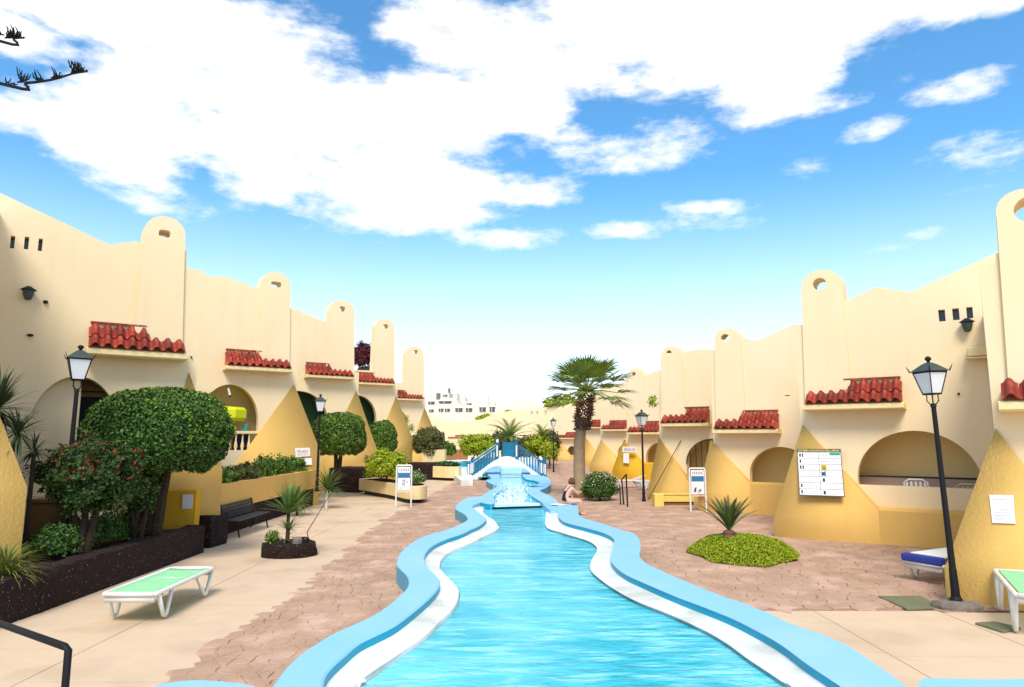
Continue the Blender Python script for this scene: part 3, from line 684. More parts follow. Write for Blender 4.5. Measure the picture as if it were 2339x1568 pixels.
R1 = house(1, 2272, 11.4, [(2420,560),(2620,470)], (2290,2560,936), (2275,2400,430,(2356,476,88,62),'round'), (2273,978), (2156,1300), (2440,1190), None, 5.5, 'tall cream house at the right edge of the view with a big round chimney hole', dado=True, D=6, cv=600)
R2 = house(1, 1830, 18.8, [(1925,690),(2000,655),(2080,667),(2272,578),(2500,470)], (1838,2060,935), (1830,1925,615,(1871,648,32,28),'round'), (1832,970), (1766,1182), (2005,1165), (1958,2244,983,1112,1100), 7.3, 'cream house with one wide low arch and three slit windows, behind the notice board', D=6, cv=742,
           slits=[(2144,706,2157,734),(2176,703,2189,731),(2208,700,2220,727)])
R3 = house(1, 1628, 25.4, [(1693,772),(1730,777),(1810,740),(1870,742)], (1630,1773,990), (1632,1693,748,(1655,771,20,18),'round'), (1622,1005), (1594,1130), (1712,1105), (1712,1860,1020,1110,1085), 5.0, 'cream house directly behind the cycad, its arch half hidden by the next house', D=6.0, cv=800)
R4 = house(1, 1506, 29.9, [(1560,803),(1600,797),(1660,799)], (1508,1613,974), (1509,1560,790,(1527,805,12,11),'round'), (1504,997), (1478,1128), (1580,1112), (1568,1690,1003,1092,1060), 3.6, 'cream house behind the thin lamp post with a barred arch', D=8, cv=845)
R5 = house(1, 1432, 43.5, [(1470,857),(1508,844),(1560,830)], (1432,1502,992), (1434,1471,840,(1447,853,9,8),'round'), (1424,1004), (1398,1072), (1466,1058), (1474,1540,1010,1075,1050), 6.0, 'cream house with a deep yellow buttress behind the white loungers', lowcol='ochre_deep', D=7)
R6 = house(1, 1372, 54, [(1380,884),(1434,868),(1480,860)], (1372,1427,984), (1360,1390,900,None,'round'), (1372,1003), (1346,1062), (1410,1050), (1410,1450,1012,1060,1040), 6.0, 'small looking cream house just right of the palm trunk', D=7, no_chim=True)
R7 = house(1, 1332, 66, [(1340,908),(1372,896)], (1335,1374,978), (1328,1350,900,None,'round'), (1338,998), (1318,1050), (1366,1042), None, 7, 'cream house mostly hidden behind the palm trunk', D=9, no_chim=True)
R8 = house(1, 1268, 84, [(1275,934),(1330,920)], (1270,1318,1002), (1262,1292,930,None,'round'), (1278,1005), (1262,1045), (1300,1040), (1294,1318,1018,1052,1036), 9, 'farthest cream house of the right row, with a small low red roof', D=9, no_chim=True)

L1 = house(-1, 440, 17.4, [(328,558),(310,550),(250,558),(0,440),(-200,350)], (200,423,815), (328,422,493,(376,533,27,17),'slot'), (432,850), (508,1070), (330,1160), (62,268,858,1128,985), 7.0, 'nearest cream house on the left, three slit windows high on its wall', D=6, cv=614, dado=False, lowcol='ochre',
           slits=[(22,539,35,566),(54,541,67,568),(86,545,98,572)])
L2 = house(-1, 672, 27.4, [(594,660),(508,628),(487,633),(425,610),(360,580)], (518,665,847), (595,662,620,(631,649,24,13),'slot'), (672,877), (731,1029), (520,1085), (452,590,877,1028,965), 6.4, 'cream house on the left whose arch has a white balustrade and a yellow parasol', D=7, cv=706, dado=False)
L3 = house(-1, 815, 36.8, [(750,738),(665,703),(560,660)], (703,808,864), (751,808,685,(782,705,13,12),'slot'), (814,891), (859,1021), (730,1060), (610,748,892,1020,960), 5.6, 'cream house on the left with a green screen in its arch', D=7, cv=850, dado=False, porch='screen_green')
L4 = house(-1, 905, 45.4, [(855,846),(800,844)], (818,902,879), (856,900,727,(881,745,12,10),'slot'), (905,904), (942,1001), (850,1040), (770,860,902,1010,960), 5.6, 'cream house on the left with wine red bougainvillea above its flat roof', D=7, cv=876, dado=False, porch='screen_green')
L5 = house(-1, 970, 56, [(925,874),(890,874)], (908,967,914), (926,967,790,(949,803,11,9),'slot'), (970,931), (1003,1010), (930,1045), (880,932,935,1020,975), 6.5, 'last cream house on the left with a free standing tall chimney', D=7, cv=905, dado=False)
L0 = house(-1, -30, 11.6, [(-100,330),(-400,330)], None, None, (-20,900), (62,1112), (-300,1100), None, 5, 'cream house at the left edge of which only a sloping buttress shows', D=6, dado=False, Xc=-9.3, lowcol='ochre')

pl = L1['pl']; sl = L1['arch'][0][0]; sr = L1['arch'][1][0]; a0 = pl.hit(176, 1000, -.32)[0]; zt_ = max(p[1] for p in L1['arch']); zb_ = L1['zs']
mb = MB(); mb.add([pl.pt(a, z, o) for o in (-.31, -.5) for a, z in ((a0, zb_-.2), (sr+.1, zb_-.2), (sr+.1, zt_+.1), (a0, zt_+.1))], [(0,1,2,3),(7,6,5,4),(0,4,5,1),(1,5,6,2),(2,6,7,3),(3,7,4,0)]); mb.build('added_pier_panel', 'cream', L1['t'])  # pale pier widened into a panel, added to lighten the dark arch interior
# point on a house's sloped buttress face / facade
def on_tri(H, u, v):
    A, B, C = H['tri']; n = (B-A).cross(C-A).normalized(); d = ray(u, v); o = Vector((0, 0, EYE)); t = (A-o).dot(n)/d.dot(n); q = o+d*t
    if n.dot(o-q) < 0: n = -n
    return q, n
def sheet(name, H, quad, m, label, cat, thick=.015, lift=.012, tri=True, group=None, offs=None):
    pts = []
    for qi, (u, v) in enumerate(quad):
        if tri: q, n = on_tri(H, u, v)
        else: o_ = offs[qi] if offs else 0; a, z = H['pl'].hit(u, v, o_); q = H['pl'].pt(a, z, o_); n = H['pl'].n
        pts.append(q+n*lift)
    if offs: n = (pts[1]-pts[0]).cross(pts[3]-pts[0]).normalized(); n = n if n.y < 0 else -n
    if offs: pts[2] = pts[1]+pts[3]-pts[0]
    c = sum(pts, Vector())/4; t = thing(name, c, label, cat, group); mb = MB()
    mb.add([p-c for p in pts]+[p+n*thick-c for p in pts], [(4,5,6,7),(0,1,5,4),(1,2,6,5),(2,3,7,6),(3,0,4,7)])
    local_part(mb, 'panel', m, t)
    ex = (pts[1]-pts[0]); ey = (pts[3]-pts[0])
    def patch(nm, mm, rects, lf=.003, th=.003):
        m_ = MB()
        for x0, y0, x1, y1 in rects:
            P = [pts[0]+ex*x+ey*y+n*(thick+lf)-c for x, y in ((x0, y0), (x1, y0), (x1, y1), (x0, y1))]
            m_.add([p-n*lf*.9 for p in P]+[p+n*th for p in P], [(4,5,6,7),(0,1,5,4),(1,2,6,5),(2,3,7,6),(3,0,4,7)])
        return local_part(m_, nm, mm, t)
    return t, patch
def strokes(x0, y0, x1, y1, n, w=.008, slant=False):
    r = []
    for k in range(n):
        x = x0+(x1-x0)*(k+.3*random.random())/n; h0 = y0+(y1-y0)*random.choice((0, 0, .35)); ww = w*random.uniform(.7, 1.6)
        r.append((x, h0, x+ww, y1)); 
        if random.random() < .6: yy = random.choice((h0, (h0+y1)/2, y1-.008)); r.append((x, yy, x+(x1-x0)/n*.75, yy+w*.9))
    return r
# big notice board on the slope of the second right buttress
t, patch = sheet('notice_board', R2, [(1820,1025),(1920,1025),(1927,1134),(1826,1131)], 'board_edge', 'large white notice board of small rows and pictograms beside the wide arch', 'notice board', tri=False, lift=.02, offs=(.16,.12,.55,.55))
R2b = t
patch('header_strip', 'iron_green', [(.01,.005,.985,.07)])
patch('header_lettering', 'ink_yellow', strokes(.03,.018,.97,.058,34,.012), lf=.006)
for r in range(7):
    y0 = .078+r*.1305; y1 = y0+.122
    for c0, c1 in ((.015,.485),(.495,.985)):
        patch('notice_cell', 'paper', [(c0, y0, c1, y1)])
icons = []; lines = []
for r in range(7):
    y0 = .078+r*.1305
    if r in (0,1,2,5,6): icons += [(.05, y0+.025, .085, y0+.095)] + ([(.11, y0+.02, .14, y0+.1)] if r in (0,2) else [])
    if r in (3,4,6): icons += [(.55, y0+.03, .60, y0+.1)]
    for q in range(2): lines += strokes(.16, y0+.03+.045*q, .42, y0+.055+.045*q, 9, .006); 
    if r < 2: lines += strokes(.53, y0+.03, .70, y0+.09, 7, .008)
[patch('pictogram', 'ink', [ic], lf=.007) for ic in icons]; patch('row_lettering', 'ink_grey', lines, lf=.007)['kind'] = 'stuff'
patch('green_heading', 'ink_green', [(.74,.085,.975,.14)], lf=.007); patch('sun_pictogram', 'ink_yellow', [(.53,.345,.66,.455),(.55,.33,.64,.47)], lf=.007); patch('blue_pictogram', 'ink_blue', [(.53,.49,.56,.58),(.6,.48,.63,.58)], lf=.007)
t, patch = sheet('paper_notice', R1, [(2259,1130),(2314,1131),(2319,1196),(2266,1194)], 'paper', 'white printed sheet on the ochre buttress at the far right', 'notice')
patch('printed_lines', 'ink_grey', [(.12,.16,.85,.17),(.3,.5,.7,.508),(.08,.62,.92,.625),(.1,.72,.9,.728),(.1,.8,.85,.806),(.1,.87,.9,.876)])
t, patch = sheet('wall_sign', L2, [(673,1023),(707,1022),(708,1041),(675,1044)], 'white_plastic', 'small white sign with red lettering on the ochre buttress left of centre', 'sign')
patch('lettering', 'ink_red', strokes(.12,.2,.9,.55,9,.03)); patch('small_lettering', 'ink_purple', strokes(.1,.65,.9,.8,11,.02))
t, patch = sheet('wall_sign', L2, [(689,1046),(711,1046),(712,1061),(690,1061)], 'paper', 'blank pale sheet just under the sign with red lettering', 'sign')
t, patch = sheet('wall_sign', R5, [(1431,1019),(1462,1020),(1462,1032),(1431,1031)], 'white_plastic', 'lilac lettered small sign on the far yellow buttress behind the loungers', 'sign', tri=False, lift=.6)
patch('lettering', 'ink_purple', strokes(.1,.25,.9,.75,9,.04))
t, patch = sheet('wall_sign', R5, [(1433,1034),(1446,1034),(1446,1057),(1433,1056)], 'paper', 'upright pale sheet under the lilac lettered sign', 'sign', tri=False, lift=.6)

# ------------------------------------------------------------------ planters, low walls on the left
def lava_block(poly, z0, z1, name, parent=None, amp=.035, step=.09, m='lava'):
    # displaced prism
    V = []; Fc = []; n = len(poly); ring = []
    for i in range(n):
        a = Vector((*poly[i], 0)); b = Vector((*poly[(i+1) % n], 0)); k = max(1, int((b-a).length/step))
        ring += [a+(b-a)*j/k for j in range(k)]
    N_ = len(ring); H_ = max(2, int((z1-z0)/step)); c = sum(ring, Vector())/N_
    for h in range(H_+1):
        z = z0+(z1-z0)*h/H_
        for p in ring:
            q = Vector((p.x, p.y, z)); d = noise.noise(q*3.1)*amp+noise.noise(q*8)*amp*.7; nn = (p-c).normalized(); r = -.02 if h == H_ else 0
            V.append((q.x+nn.x*(d+r), q.y+nn.y*(d+r), z+(noise.noise(q*5+Vector((9, 0, 0)))*amp*.8 if h == H_ else 0)))
    for h in range(H_):
        for i in range(N_): Fc.append((h*N_+i, h*N_+(i+1) % N_, (h+1)*N_+(i+1) % N_, (h+1)*N_+i))
    tri = tessellate_polygon([[Vector((V[H_*N_+i][0], V[H_*N_+i][1], 0)) for i in range(N_)]]); Fc += [tuple(H_*N_+i for i in t_) for t_ in tri]
    mb = MB(); mb.add(V, Fc); return mb.build(name, m, parent)
o = lava_block([(-7.15,5.5),(-7.12,16.3),(-7.5,16.35),(-7.55,5.5)], -.03, .60, 'lava_wall', amp=.05, step=.07); tag(o, 'long dark lava stone planter wall along the left pavement', 'wall')
mb = MB(); mb.add([(-7.5,5.5,.47),(-7.45,16.2,.47),(-8.3,17.6,.5),(-12.5,14.5,.5),(-11.5,5.5,.47)], [(0,1,2,3,4)]); tag(mb.build('planting_bed', 'soil'), None, kind='structure')
pb = G(457, 1235); 
o = lava_block([(-8.05,17.0),(-7.25,16.9),(-7.15,17.7),(-7.9,17.85)], -.03, .72, 'lava_plinth'); tag(o, 'reddish lava stone plinth under the near left buttress, beside the bench', 'wall')
o = lava_block([(-8.1,18.6),(-7.85,18.6),(-7.8,27.6),(-8.4,28)], -.03, .66, 'lava_plinth'); tag(o, 'low dark lava stone wall behind the bench under the yellow planter', 'wall')
t = thing('planter_box', (-8.2,23,0), 'long yellow masonry planter standing on the lava wall behind the bench', 'planter')
mb = MB(); mb.prism([(-7.82,18.4),(-7.74,27.3),(-8.0,27.3),(-8.08,18.4)], .66, 1.36); mb.build('front', 'ochre', t)
mb = MB(); mb.prism([(-8.0,18.5),(-7.99,27.2),(-9.4,27.0),(-9.9,20)], .66, 1.28); mb.build('soil', 'soil', t)
# yellow panel wall with a sheet of paper, between the topiary and the plinth
t = thing('low_wall', (-8.6,16.5,0), 'deep yellow low garden wall behind the lava wall with a white sheet on it', 'wall')
a = AT(318,1122,16.4); b = AT(455,1118,16.7); 
mb = MB(); mb.prism([(a.x, 16.35), (b.x, 16.55), (b.x, 16.8), (a.x, 16.6)], .4, b.z); mb.build('panel', 'ochre_deep', t)
q = AT(428,1145,16.45); t = thing('paper_notice', q, 'small blank white sheet on the deep yellow wall left of the bench', 'notice'); mb = MB(); mb.box((0,.0,0), (.235,.012,.33), .06); local_part(mb, 'panel', 'paper', t)
q = AT(96,1190,13.6); t = thing('utility_box', (q.x,13.9,.45), 'plain brown masonry box behind the near left lamp post', 'box'); mb = MB(); mb.box((0,0,.45), (.66,.5,.9)); local_part(mb, 'box', 'box_brown', t, bevel=.01)
mb=MB(); mb.box((0,0,.93),(.72,.56,.06)); local_part(mb,'lid','box_brown',t)
# lava walls farther on
o = lava_block([(-9.0,34.0),(-7.35,33.6),(-7.2,35.6),(-8.6,36.4)], -.03, 1.15, 'lava_wall'); tag(o, 'dark red lava stone planter wall under the second rounded topiary', 'wall')
o = lava_block([(-7.2,44.5),(-4.9,43.8),(-4.8,46),(-7,47)], -.03, 1.0, 'lava_wall'); tag(o, 'far dark lava stone wall under the brownish round bush', 'wall')
def boat_planter(pts, z0, z1, label, name='boat_planter', m='cream_trim'):
    t = thing(name, (pts[0][0], pts[0][1], 0), label, 'planter'); c = catmull([Vector((x, y, 0)) for x, y in pts], 5); poly = [(p.x, p.y) for p in c]
    cx = sum(p[0] for p in poly)/len(poly); cy = sum(p[1] for p in poly)/len(poly)
    mb = MB(); mb.prism(poly, z0, z1); mb.build('shell', m, t, bevel=.02)
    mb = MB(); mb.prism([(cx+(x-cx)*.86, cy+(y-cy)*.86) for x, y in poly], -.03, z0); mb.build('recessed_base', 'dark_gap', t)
    mb = MB(); mb.prism([(cx+(x-cx)*.88, cy+(y-cy)*.88) for x, y in poly], z1-.1, z1+.012); mb.build('soil', 'soil', t)
    return t
boat_planter([(-7.3,33.2),(-5.4,30.4),(-4.3,28.3),(-3.75,28.0),(-3.5,28.6),(-3.8,29.8),(-5.2,32.2),(-6.6,34.2)], .16, .68, 'boat shaped cream planter behind the left white sign stand')
boat_planter([(-5.0,43.8),(-4.0,43.0),(-3.35,42.9),(-3.2,43.6),(-3.6,44.6),(-4.8,45.2)], .16, .85, 'far boat shaped cream planter left of the bridge', )
q = G(985,1078); t = thing('planter_box', (-5.5,45.9,0), 'square cream masonry planter under the brownish round bush', 'planter'); mb = MB(); mb.box((.35,0,1.45),(1.5,1.2,.8)); local_part(mb,'shell','cream_trim',t); mb=MB(); mb.box((.35,0,.5),(1.3,1.0,1.1)); local_part(mb,'base','cream',t)

# ------------------------------------------------------------------ plants
def shrub(name, c, r, n, size, m, label, trunk=(.05, 0), cat='bush', seed=0, power=2.0, shell=.25, group=None, lump=.12, fb=-.75, extra=None, core=True, multi=1):
    t = thing(name, (c[0], c[1], trunk[1]), label, cat, group); zc = c[2]-trunk[1]
    P, nn = ellipsoid_pts(n, r, seed=seed, power=power, shell=shell, lump=lump, flat_bottom=fb)
    nn = nn/np.linalg.norm(nn, axis=1)[:, None]
    cr = leaves('crown', P+np.array([0, 0, zc]), m, size, t, nrm=nn, tilt=.8)
    if core:
        Pi, ni = ellipsoid_pts(n//3, tuple(x*.8 for x in r), seed=seed, power=power, shell=.3, lump=lump, flat_bottom=fb); ni = ni/np.linalg.norm(ni, axis=1)[:, None]
        leaves('inner_foliage', Pi+np.array([0, 0, zc]), m, size*1.9, t, nrm=ni, tilt=.5)
    if trunk[0]:
        mb = MB()
        for k in range(multi):
            ox = (k-(multi-1)/2)*.16
            mb.tube([(ox*.6, 0, -.1), (ox+.03*math.sin(k), .02, (zc-r[2]*.3)*.5), (ox*2.0, .03, zc-r[2]*.2)], [trunk[0]*1.2, trunk[0], trunk[0]*.8], 7)
        local_part(mb, 'trunk', 'bark', t)
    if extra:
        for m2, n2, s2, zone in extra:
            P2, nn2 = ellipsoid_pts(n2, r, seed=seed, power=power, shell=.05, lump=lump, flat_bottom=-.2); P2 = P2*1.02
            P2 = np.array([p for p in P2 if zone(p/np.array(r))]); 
            if len(P2): leaves('flowers', P2+np.array([0, 0, zc]), m2, s2, t)['kind'] = 'stuff'  # flowers, and the painted sunlit leaves of the big topiary
    return t
c = AT(358,988,15.0)
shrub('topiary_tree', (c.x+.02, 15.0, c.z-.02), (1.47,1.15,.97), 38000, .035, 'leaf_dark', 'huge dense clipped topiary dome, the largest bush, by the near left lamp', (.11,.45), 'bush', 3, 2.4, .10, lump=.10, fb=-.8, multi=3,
      extra=[('leaf_highlight', 5200, .032, lambda p: p[2] > .35 and p[0]+p[2]*.6 > .45 or p[2] > .85 or p[0] > .72)])  # paler leaves paint the lit top and right side into the crown
c = AT(773,994,30.5); shrub('topiary_tree', (c.x, 30.5, c.z), (1.14,1.0,.98), 12000, .05, 'leaf_mid', 'clipped round topiary tree on two stems over the lava planter', (.09,.9), 'bush', 5, 2.8, .10, lump=.10, fb=-.8, multi=2)
c = AT(873,1002,38.5); shrub('topiary_tree', (c.x, 38.5, c.z), (.80,.8,1.0), 8000, .055, 'leaf_mid', 'narrower clipped topiary ball, the third one along the left houses', (.07,.3), 'bush', 8, 2.6, .12, lump=.12, fb=-.85)
c = AT(978,1011,46); shrub('round_bush', (c.x, 46, c.z), (1.12,1.0,1.0), 7000, .065, 'leaf_olive', 'brownish olive round bush in the square planter left of the bridge', (.06,1.8), 'bush', 11, 2.0, .35, lump=.3)
c = AT(192,1085,13.0); t = shrub('flowering_shrub', (c.x+.05, 13.0, c.z-.03), (.84,.6,.66), 15000, .032, 'leaf_deep', 'dark loose shrub with clusters of red flowers in front of the big topiary', (.06,.45), 'shrub', 17, 2.0, .45, lump=.5, fb=-.95, multi=3,
      extra=[('leaf_red', 1500, .026, lambda p: noise.noise(Vector(p)*3.3+Vector((5, 0, 0))) > .08 and p[0] > -.45 and p[2] > -.05)])
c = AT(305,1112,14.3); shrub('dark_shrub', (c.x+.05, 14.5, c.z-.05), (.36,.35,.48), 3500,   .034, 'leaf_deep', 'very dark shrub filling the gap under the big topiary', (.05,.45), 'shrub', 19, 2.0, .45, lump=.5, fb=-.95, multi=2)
# low leafy plants in the bed
for (u, v, Y, r, lab) in ((165,1240,13.2,.33,'dark low shrub at the foot of the near left lamp post'), (235,1225,14.0,.28,'low green shrub in the bed under the flowering shrub'), (290,1222,14.8,.26,'low green shrub next to the dry agave'), (120,1262,12.4,.26,'small dark ground shrub just behind the lava wall, left of the lamp')):
    c = AT(u, v, Y); shrub('ground_shrub', (c.x, Y, .72), (r*1.5, r*1.2, .38), 2600, .028, 'leaf_dark', lab, (0,.47), 'shrub', int(u), shell=.5, lump=.4, fb=-.3)
# plants in the long yellow planter
for k, (Y, s_, lab) in enumerate(((19.6,.30,'low bushy plant at the near end of the long yellow planter'), (21.3,.32,'low bushy plant second along the long yellow planter'), (23.0,.44,'tallest plant in the middle of the long yellow planter'), (24.6,.38,'spreading green plant past the middle of the long yellow planter'), (26.2,.34,'small plant at the far end of the long yellow planter'))):
    shrub('planter_plant', (-8.2, Y, 1.36+s_*.45), (.32, .85, s_), 1600, .045, 'leaf_mid' if k != 1 else 'leaf_olive', lab, (0,1.28), 'plant', k*3, shell=.6, lump=.6, fb=-.4)
c = AT(878,1066,30.5); shrub('bright_shrub', (c.x, 31.0, 1.35), (.95,.9,.75), 5000, .05, 'leaf_lime', 'bright lime green feathery shrub in the boat shaped planter', (.04,.68), 'shrub', 21, shell=.7, lump=.4, fb=-.6)
shrub('planter_plant', (-6.2, 32.4, .95), (.7,.6,.35), 1600, .05, 'leaf_olive', 'low olive plant at the left end of the boat shaped planter', (0,.68), 'plant', 22, shell=.6, lump=.4, fb=-.4)
shrub('flowering_plant', (-3.95, 28.8, .92), (.36,.4,.34), 1600, .035, 'leaf_mid', 'little green plant with white flowers right of the left sign stand', (0,.68), 'plant', 23, shell=.6, lump=.4, fb=-.4, extra=[('petal_white', 160, .03, lambda p: True)])
shrub('planter_plant', (-4.1, 44, .95), (.8,.6,.2), 1300, .05, 'leaf_dark', 'flat dark plant filling the far boat shaped planter', (0,.8), 'plant', 24, shell=.6, lump=.3, fb=-.3)
c = AT(1090,1018,56); shrub('round_bush', (c.x, 56, c.z), (1.45,1.2,1.0), 5000, .09, 'leaf_lime', 'bright yellow green bush behind the left railing of the bridge', (.06,.2), 'bush', 31, shell=.5, lump=.35)
c = AT(1178,1012,60); shrub('loose_bush', (AT(1228,1015,62).x, 62, 1.9), (1.1,1.0,1.0), 2400, .10, 'leaf_lime', 'pale yellow green bush behind the right railing of the bridge', (.06,0), 'bush', 33, shell=.8, lump=.5)
c = AT(1145,1010,60); shrub('loose_bush', (c.x, 62, c.z), (1.3,1.0,1.0), 2600, .10, 'leaf_olive', 'olive bush peeping over the left crest post of the bridge', (.06,0), 'bush', 34, shell=.8, lump=.5)
c = AT(1255,1025,66); shrub('round_bush', (c.x, 66, 2.2), (1.0,.9,1.2), 2600, .10, 'leaf_olive', 'olive bush under the farthest lamp post, right of the bridge', (.06,0), 'bush', 35, shell=.6, lump=.4)
c = AT(1262,1040,60); shrub('yellow_bush', (c.x-.3, 60, 1.4), (.8,.7,.9), 1800, .08, 'leaf_lime', 'small golden bush between the bridge and the farthest house', (.04,0), 'bush', 36, shell=.6, lump=.4)
c = AT(1208,1040,70); shrub('loose_bush', (c.x, 70, 1.6), (2.6,.9,1.3), 3000, .11, 'leaf_olive', 'wide dry olive hedge behind the right half of the bridge', (.04,0), 'bush', 37, shell=.7, lump=.5)
c = AT(1018,1020,60); shrub('round_bush', (c.x, 60, 1.6), (.9,.8,.7), 1800, .09, 'leaf_mid', 'small dark green bush beside the little red roofed kiosk', (.04,0), 'bush', 38, shell=.6, lump=.3)
c = AT(828,812,50); shrub('bougainvillea', (c.x, 50, c.z), (1.0,.8,.95), 2600, .09, 'leaf_wine', 'wine red bougainvillea on the roof between two left chimneys', (.05, AT(828,850,50).z), 'shrub', 41, shell=.7, lump=.6)
c = AT(1366,1118,29.4); shrub('flowering_bush', (3.7, 29.4, .55), (.78,.7,.62), 7000, .035, 'leaf_dark', 'dark green bush with white flowers at the foot of the tall palm', (.05,0), 'bush', 51, shell=.45, lump=.35, fb=-.8, extra=[('petal_white', 420, .03, lambda p: p[2] > .1), ('leaf_lime', 500, .03, lambda p: p[2] > .3)])
# wall climber plants
for u, v, Y, lab in ((1487,918,30.0,'small yellow green plant growing from the wall above the thin lamp'), (928,958,52,'small green climber on the buttress of the last left house'), (940,978,52,'lower green climber on the buttress of the last left house')):
    c = AT(u, v, Y); shrub('wall_plant', (c.x, c.y-.3, c.z), (.2,.15,.3) if Y < 40 else (.3,.2,.4), 260, .045, 'leaf_lime', lab, (0, c.z-.3), 'plant', int(u), shell=.8, lump=.5, core=False)

# green mound with cycad
mc = G(1693, 1268)
t = tag(bpy.data.objects.new('ground_cover', None), 'bright green cushion of ground cover round the cycad', None, kind='stuff'); 
n = 46000; a = rng.random(n)*2*math.pi; r_ = np.sqrt(rng.random(n)); ed = 1+.10*np.sin(3*a+1)+.05*np.sin(7*a)
x = np.cos(a)*r_*1.17*ed; y = np.sin(a)*r_*1.30*ed; z = .40*np.clip(1-r_**2.6, 0, 1)+.03*rng.random(n)+.02+.03*np.sin(x*9)*np.cos(y*8)
P = np.stack([x+mc.x+.02, y+mc.y, z], 1)
g = leaves('ground_cover', P, 'leaf_lime', .020, None, nrm=np.tile([0, 0, 1.0], (n, 1)), tilt=.7); tag(g, 'bright lime green cushion of ground cover round the cycad', kind='stuff')
V = []; mb = MB(); K = 30
mb.lathe((mc.x, mc.y, 0), [(1.0,-.02),(.9,.06),(.7,.14),(.4,.2),(.01,.22)], 30); o = mb.build('soil_mound', 'soil', smooth=True); tag(o, None, kind='structure')
def frond_mesh(mb, base, az, el0, L_, droop, wl, nl, taper=True, m=None, lift=.35):
    # pinnate frond: rib plus pairs of leaflets
    pts = []; p = Vector(base); ang = el0; st = L_/12; d2 = Vector((math.cos(az), math.sin(az), 0)); sdv = Vector((-math.sin(az), math.cos(az), 0))
    for i in range(13): pts.append((p.copy(), ang)); p = p+(d2*math.cos(ang)+Vector((0, 0, 1))*math.sin(ang))*st; ang -= droop/12
    mb.tube([q for q, _ in pts], [.014*L_*(1-.8*i/12) for i in range(13)], 4, cap=False)
    for k in range(nl):
        t_ = .14+.86*k/nl; f = t_*12; i = min(int(f), 11); q = pts[i][0].lerp(pts[i+1][0], f-i); an = pts[i][1]; fw = d2*math.cos(an)+Vector((0, 0, 1))*math.sin(an); up = fw.cross(sdv)*-1
        if up.z < 0: up = -up
        l = wl*math.sin(math.pi*min(1, t_*.9+.12))**.7
        for s in (-1, 1):
            tip = q+(sdv*s*.85+fw*.55+up*lift*random.uniform(.6, 1.2))*l; w_ = fw*.016*L_
            mb.add([q-w_, q+w_, tip], [(0, 1, 2)])
t = thing('cycad', (AT(1665,1215,15.7).x, 15.7, .25), 'cycad with stiff dark upright fronds in the green cushion on the right', 'plant'); cb0 = t.location.copy()
mb = MB(); mb.lathe((0,0,0), [(.12,0),(.15,.05),(.13,.12),(.155,.17),(.13,.22),(.14,.27),(.09,.31)], 12); local_part(mb, 'trunk', 'boot', t)
for k in range(26):
    mb = MB(); az = k*2.399; frond_mesh(mb, (0,0,.3), az, R(random.uniform(48, 78)), random.uniform(.78, .95), R(random.uniform(18, 40)), .11, 26, lift=.25)
    local_part(mb, 'frond', 'blade_dark' if k % 3 else 'blade_green', t)

# tall fan palm
def fan_palm(loc, h, top, crown_r, label, nf=36, name='palm_tree', lean=.25):
    t = thing(name, loc, label, 'palm tree'); mb = MB()
    pr = [(.33,0),(.28,.3),(.26,1.2),(.25,2.4),(.23,h*.75)]; pts = [(-.12*(1-abs(2*z/h-1))-.0+lean*(z/h)**2, 0, z) for _, z in pr]
    mb.tube(pts, [r for r, _ in pr], 14); local_part(mb, 'trunk', 'bark_pale', t, smooth=True)
    cx = lean; bm_ = MB()
    for k in range(230):                                   # old frond bases under the crown
        z = h*.62+(h*.40)*(k/230); a_ = k*2.399; r = .27+.05*math.sin(k); x0 = lean*(z/h)**2-.05*(1-z/h)
        p = Vector((x0+r*math.cos(a_), r*math.sin(a_), z)); d_ = Vector((math.cos(a_), math.sin(a_), random.uniform(-.2, 1.1))).normalized(); s_ = Vector((-math.sin(a_), math.cos(a_), 0))*.06
        tip = p+d_*random.uniform(.16, .3); bm_.add([p-s_, p+s_, p+Vector((0, 0, .12)), tip], [(0,1,3),(1,2,3),(2,0,3)])
    local_part(bm_, 'frond_bases', 'boot', t)
    for k in range(nf):
        mb = MB(); az = k*2.399+.3; e = R(80-104*(k/nf)**.75); pl_ = random.uniform(.85, 1.1)*crown_r*(.40+.12*math.cos(e))*(.75 if e > .9 else 1); c0 = Vector((lean, 0, h)); st = c0
        d_ = Vector((math.cos(az)*math.cos(e), math.sin(az)*math.cos(e), math.sin(e))); hub = c0+d_*pl_+Vector((0, 0, -.05)); mb.tube([c0, c0+d_*pl_*.5+Vector((0, 0, .05)), hub], [.03, .022, .014], 4)
        sdv = d_.cross(Vector((0, 0, 1))); sdv = sdv.normalized() if sdv.length > .1 else Vector((1, 0, 0)); up = sdv.cross(d_)
        bl = crown_r*.42*random.uniform(.85, 1.1)
        for j in range(26):
            th = R(-84+168*j/25); dd = (d_*math.cos(th)+sdv*math.sin(th)+up*(.12+.1*random.random())).normalized(); l = bl*(.72+.28*math.cos(th*.75)); w_ = dd.cross(up).normalized()*.045
            m1 = hub+dd*l*.55; tip = hub+dd*l+Vector((0, 0, -.16*l*random.uniform(.5, 1.4)))
            mb.add([hub, m1-w_, m1+w_, tip], [(0,1,2),(1,3,2)])
        local_part(mb, 'frond', 'palm_leaf', t)
    return t
b = AT(1325,1100,31); top = AT(1340,893,31)
fan_palm((b.x, 31, 0), top.z, None, 2.6, 'tall fan palm with shaggy red brown collar beside the seated woman', lean=top.x-b.x)
